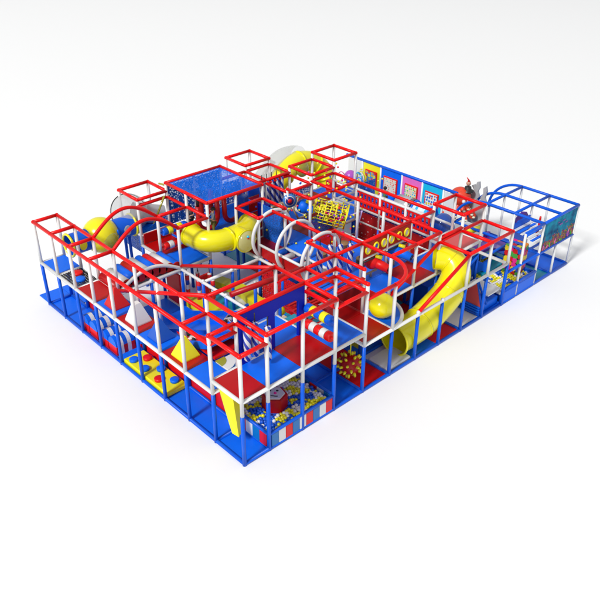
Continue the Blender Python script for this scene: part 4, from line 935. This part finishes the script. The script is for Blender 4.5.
# ------------------------------------------------------------------ children
def skin(name, pts, edges_, rad, mat, par, root=0):
    me = bpy.data.meshes.new(name); me.from_pydata(pts, edges_, []); o = bpy.data.objects.new(name, me); col.objects.link(o); o.parent = par
    md = o.modifiers.new('skin', 'SKIN'); md.use_smooth_shade = True
    if not me.skin_vertices: bpy.context.view_layer.objects.active = o
    lay = me.skin_vertices[0] if len(me.skin_vertices) else None
    if lay:
        for i, r in enumerate(rad): lay.data[i].radius = (r, r) if not isinstance(r, tuple) else r; lay.data[i].use_root = (i == root)
    sb = o.modifiers.new('sub', 'SUBSURF'); sb.levels = 1; sb.render_levels = 1
    me.materials.append(mat); return o
def person(label, loc, rz, shirt, trouser, J, scale=1.0, tilt=None):
    """J: joints of a child about 1 unit tall"""
    t = thing('person', label, 'person', loc, rz); t.scale = (scale,)*3
    if tilt: t.rotation_euler = tilt
    D = dict(pelvis=(0, 0, .50), waist=(0, 0, .58), chest=(0, 0, .70), neck=(0, 0, .80), skull=(0, .0, .845), crown=(0, .005, .93),
             shL=(.095, 0, .765), elL=(.13, -.01, .62), wrL=(.14, -.06, .49), shR=(-.095, 0, .765), elR=(-.13, -.01, .62), wrR=(-.14, -.06, .49),
             hipL=(.05, 0, .47), knL=(.055, -.01, .26), anL=(.055, .01, .05), toL=(.055, -.09, .025), hipR=(-.05, 0, .47), knR=(-.055, -.01, .26), anR=(-.055, .01, .05), toR=(-.055, -.09, .025))
    D.update(J)
    rr = dict(pelvis=.07, waist=.058, chest=.068, neck=.03, skull=.06, crown=.058, shL=.03, elL=.023, wrL=.017, shR=.03, elR=.023, wrR=.017, hipL=.045, knL=.034, anL=.022, toL=.02, hipR=.045, knR=.034, anR=.022, toR=.02)
    names = list(D); P = [Vector(D[n_]) for n_ in names]; rad = [rr[n_] for n_ in names]; E = []
    con = [('pelvis', 'waist'), ('waist', 'chest'), ('chest', 'neck'), ('neck', 'skull'), ('skull', 'crown')]
    for s_ in 'LR': con += [('chest', 'sh'+s_), ('sh'+s_, 'el'+s_), ('el'+s_, 'wr'+s_), ('pelvis', 'hip'+s_), ('hip'+s_, 'kn'+s_), ('kn'+s_, 'an'+s_), ('an'+s_, 'to'+s_)]
    ix = {n_: i for i, n_ in enumerate(names)}; E = [(ix[a], ix[b]) for a, b in con]
    for s_ in 'LR':      # palm, four fingers and a thumb
        w = Vector(D['wr'+s_]); d = (w-Vector(D['el'+s_])).normalized(); sd = d.cross(Vector((0, 1, 0))); sd = sd.normalized() if sd.length > .1 else Vector((1, 0, 0))
        palm = w+d*.035; P.append(palm); rad.append((.016, .009)); pi_ = len(P)-1; E.append((ix['wr'+s_], pi_))
        for k in range(4):
            o_ = sd*(-.015+.01*k); ln = (.028, .036, .034, .024)[k]
            P.append(palm+d*.012+o_); rad.append(.0055); a_ = len(P)-1; E.append((pi_, a_)); P.append(palm+d*(.012+ln)+o_+Vector((0, -.008, 0))); rad.append(.0045); E.append((a_, a_+1))
        P.append(w+d*.022-sd*.03); rad.append(.006); E.append((ix['wr'+s_], len(P)-1))
    skin('body', [tuple(p) for p in P], E, rad, SKIN, t)
    def sub(keys, cons, mat, nm, k=1.22, ends=None):
        ii = {n_: i for i, n_ in enumerate(keys)}; pp = [Vector(D[n_]) for n_ in keys]
        skin(nm, [tuple(p) for p in pp], [(ii[a], ii[b]) for a, b in cons], [rr[n_]*k for n_ in keys], mat, t)
    sub(['pelvis', 'waist', 'chest', 'shL', 'elL', 'shR', 'elR'], [('pelvis', 'waist'), ('waist', 'chest'), ('chest', 'shL'), ('shL', 'elL'), ('chest', 'shR'), ('shR', 'elR')], shirt, 'shirt')
    sub(['pelvis', 'hipL', 'knL', 'anL', 'hipR', 'knR', 'anR'], [('pelvis', 'hipL'), ('hipL', 'knL'), ('knL', 'anL'), ('pelvis', 'hipR'), ('hipR', 'knR'), ('knR', 'anR')], trouser, 'trousers', 1.18)
    hc = (Vector(D['skull'])+Vector(D['crown']))/2; ax = (Vector(D['crown'])-Vector(D['skull'])).normalized()
    MB().use(HAIR).sph((hc.x, hc.y+.012, hc.z+.018), .078, 14, 10, (.95, 1, 1.0), 0, .62).build('hair', t)
    mb = MB().use(HAIR)
    for s_ in (-1, 1): mb.sph((hc.x+s_*.024, hc.y-.066, hc.z-.002), .008, 8, 6)
    mb.build('eyes', t)
    mb = MB().use(SKIN); mb.sph((hc.x, hc.y-.072, hc.z-.018), .012, 8, 6)
    for s_ in (-1, 1): mb.sph((hc.x+s_*.066, hc.y+.004, hc.z-.012), .016, 8, 6, (.5, 1, 1.2))
    mb.build('nose_and_ears', t); MB().use(MAG).sph((hc.x, hc.y-.062, hc.z-.042), .014, 8, 6, (1.3, .4, .4)).build('mouth', t)
    return t
person('child in grey top and olive trousers standing under the netted roof behind the tube', (4.25, 6.5, H), -2.0, SHIRTG, TROUS, dict(wrR=(-.2, -.2, .62), elR=(-.17, -.06, .64), wrL=(.16, -.2, .66), elL=(.17, -.05, .64)), .92)
person('child in dark clothes standing beside a padded post left of the netted roof bay', (4.0, 7.3, H-.1), .4, SHIRTG, TROUD, dict(wrR=(-.08, -.18, .7)), .9)
lie = dict(wrR=(-.2, -.1, .98), elR=(-.2, -.02, .86), knL=(.07, -.12, .28), anL=(.06, -.05, .06))
person('child in white top and black trousers lying on the wide slide, arm raised', (2.35, 3.05, 1.40), 0, SHIRTW, TROUD, lie, .8, (math.radians(-72), 0, math.radians(115)))
person('child in a pale top lying at the slide head close to the blue foam pyramid', (1.0, 3.35, 1.32), 0, SHIRTW, TROUD, lie, .7, (math.radians(-72), 0, math.radians(160)))
person('small child in green before the blue game panel at the far wall', (10.75, 5.55, .94), 2.5, SHIRTN, TROUD, {}, .85)

# ------------------------------------------------------------------ camera
cam = bpy.data.cameras.new('Camera'); co = bpy.data.objects.new('Camera', cam); col.objects.link(co); sc.camera = co
cx, cy, cz, pit_, roll, yaw, fpx = -6.950973724425443, -9.136862851108635, 11.106149028976159, 0.5454055512720588, 0.0038818721210133957, 0.8176724060254015, 719.8959372579764
fw = Vector((math.cos(pit_)*math.cos(yaw), math.cos(pit_)*math.sin(yaw), -math.sin(pit_))); r_v = Vector((math.sin(yaw), -math.cos(yaw), 0)); u_v = r_v.cross(fw)
c, s = math.cos(roll), math.sin(roll); r2 = c*r_v+s*u_v; u2 = -s*r_v+c*u_v
co.matrix_world = Matrix(((r2.x, u2.x, -fw.x, cx), (r2.y, u2.y, -fw.y, cy), (r2.z, u2.z, -fw.z, cz), (0, 0, 0, 1)))
cam.sensor_width = 36; cam.lens = fpx/600*36; cam.clip_end = 500

# ------------------------------------------------------------------ light
w = bpy.data.worlds.new('World'); sc.world = w; w.use_nodes = True
bg = w.node_tree.nodes['Background']; bg.inputs['Color'].default_value = (.97, .985, 1, 1); bg.inputs['Strength'].default_value = .58
def area(loc, tgt, size, power, colr=(1, .99, .97)):
    l = bpy.data.lights.new('studio_lamp', 'AREA'); l.shape = 'DISK'; l.size = size; l.energy = power; l.color = colr
    o = bpy.data.objects.new('studio_lamp', l); col.objects.link(o); o.location = loc
    o.rotation_euler = (Vector(tgt)-Vector(loc)).to_track_quat('-Z', 'Y').to_euler(); return o
az = math.radians(188); el = math.radians(42); D_ = 400
area((6+D_*math.cos(el)*math.cos(az), 4+D_*math.cos(el)*math.sin(az), D_*math.sin(el)), (6, 4, 0), 70, 2.85*PI*D_*D_)
sc.view_settings.view_transform = 'Standard'; sc.view_settings.look = 'None'; sc.view_settings.exposure = 0; sc.view_settings.gamma = 1
sc.render.engine = 'CYCLES'
sc.cycles.transparent_max_bounces = 12
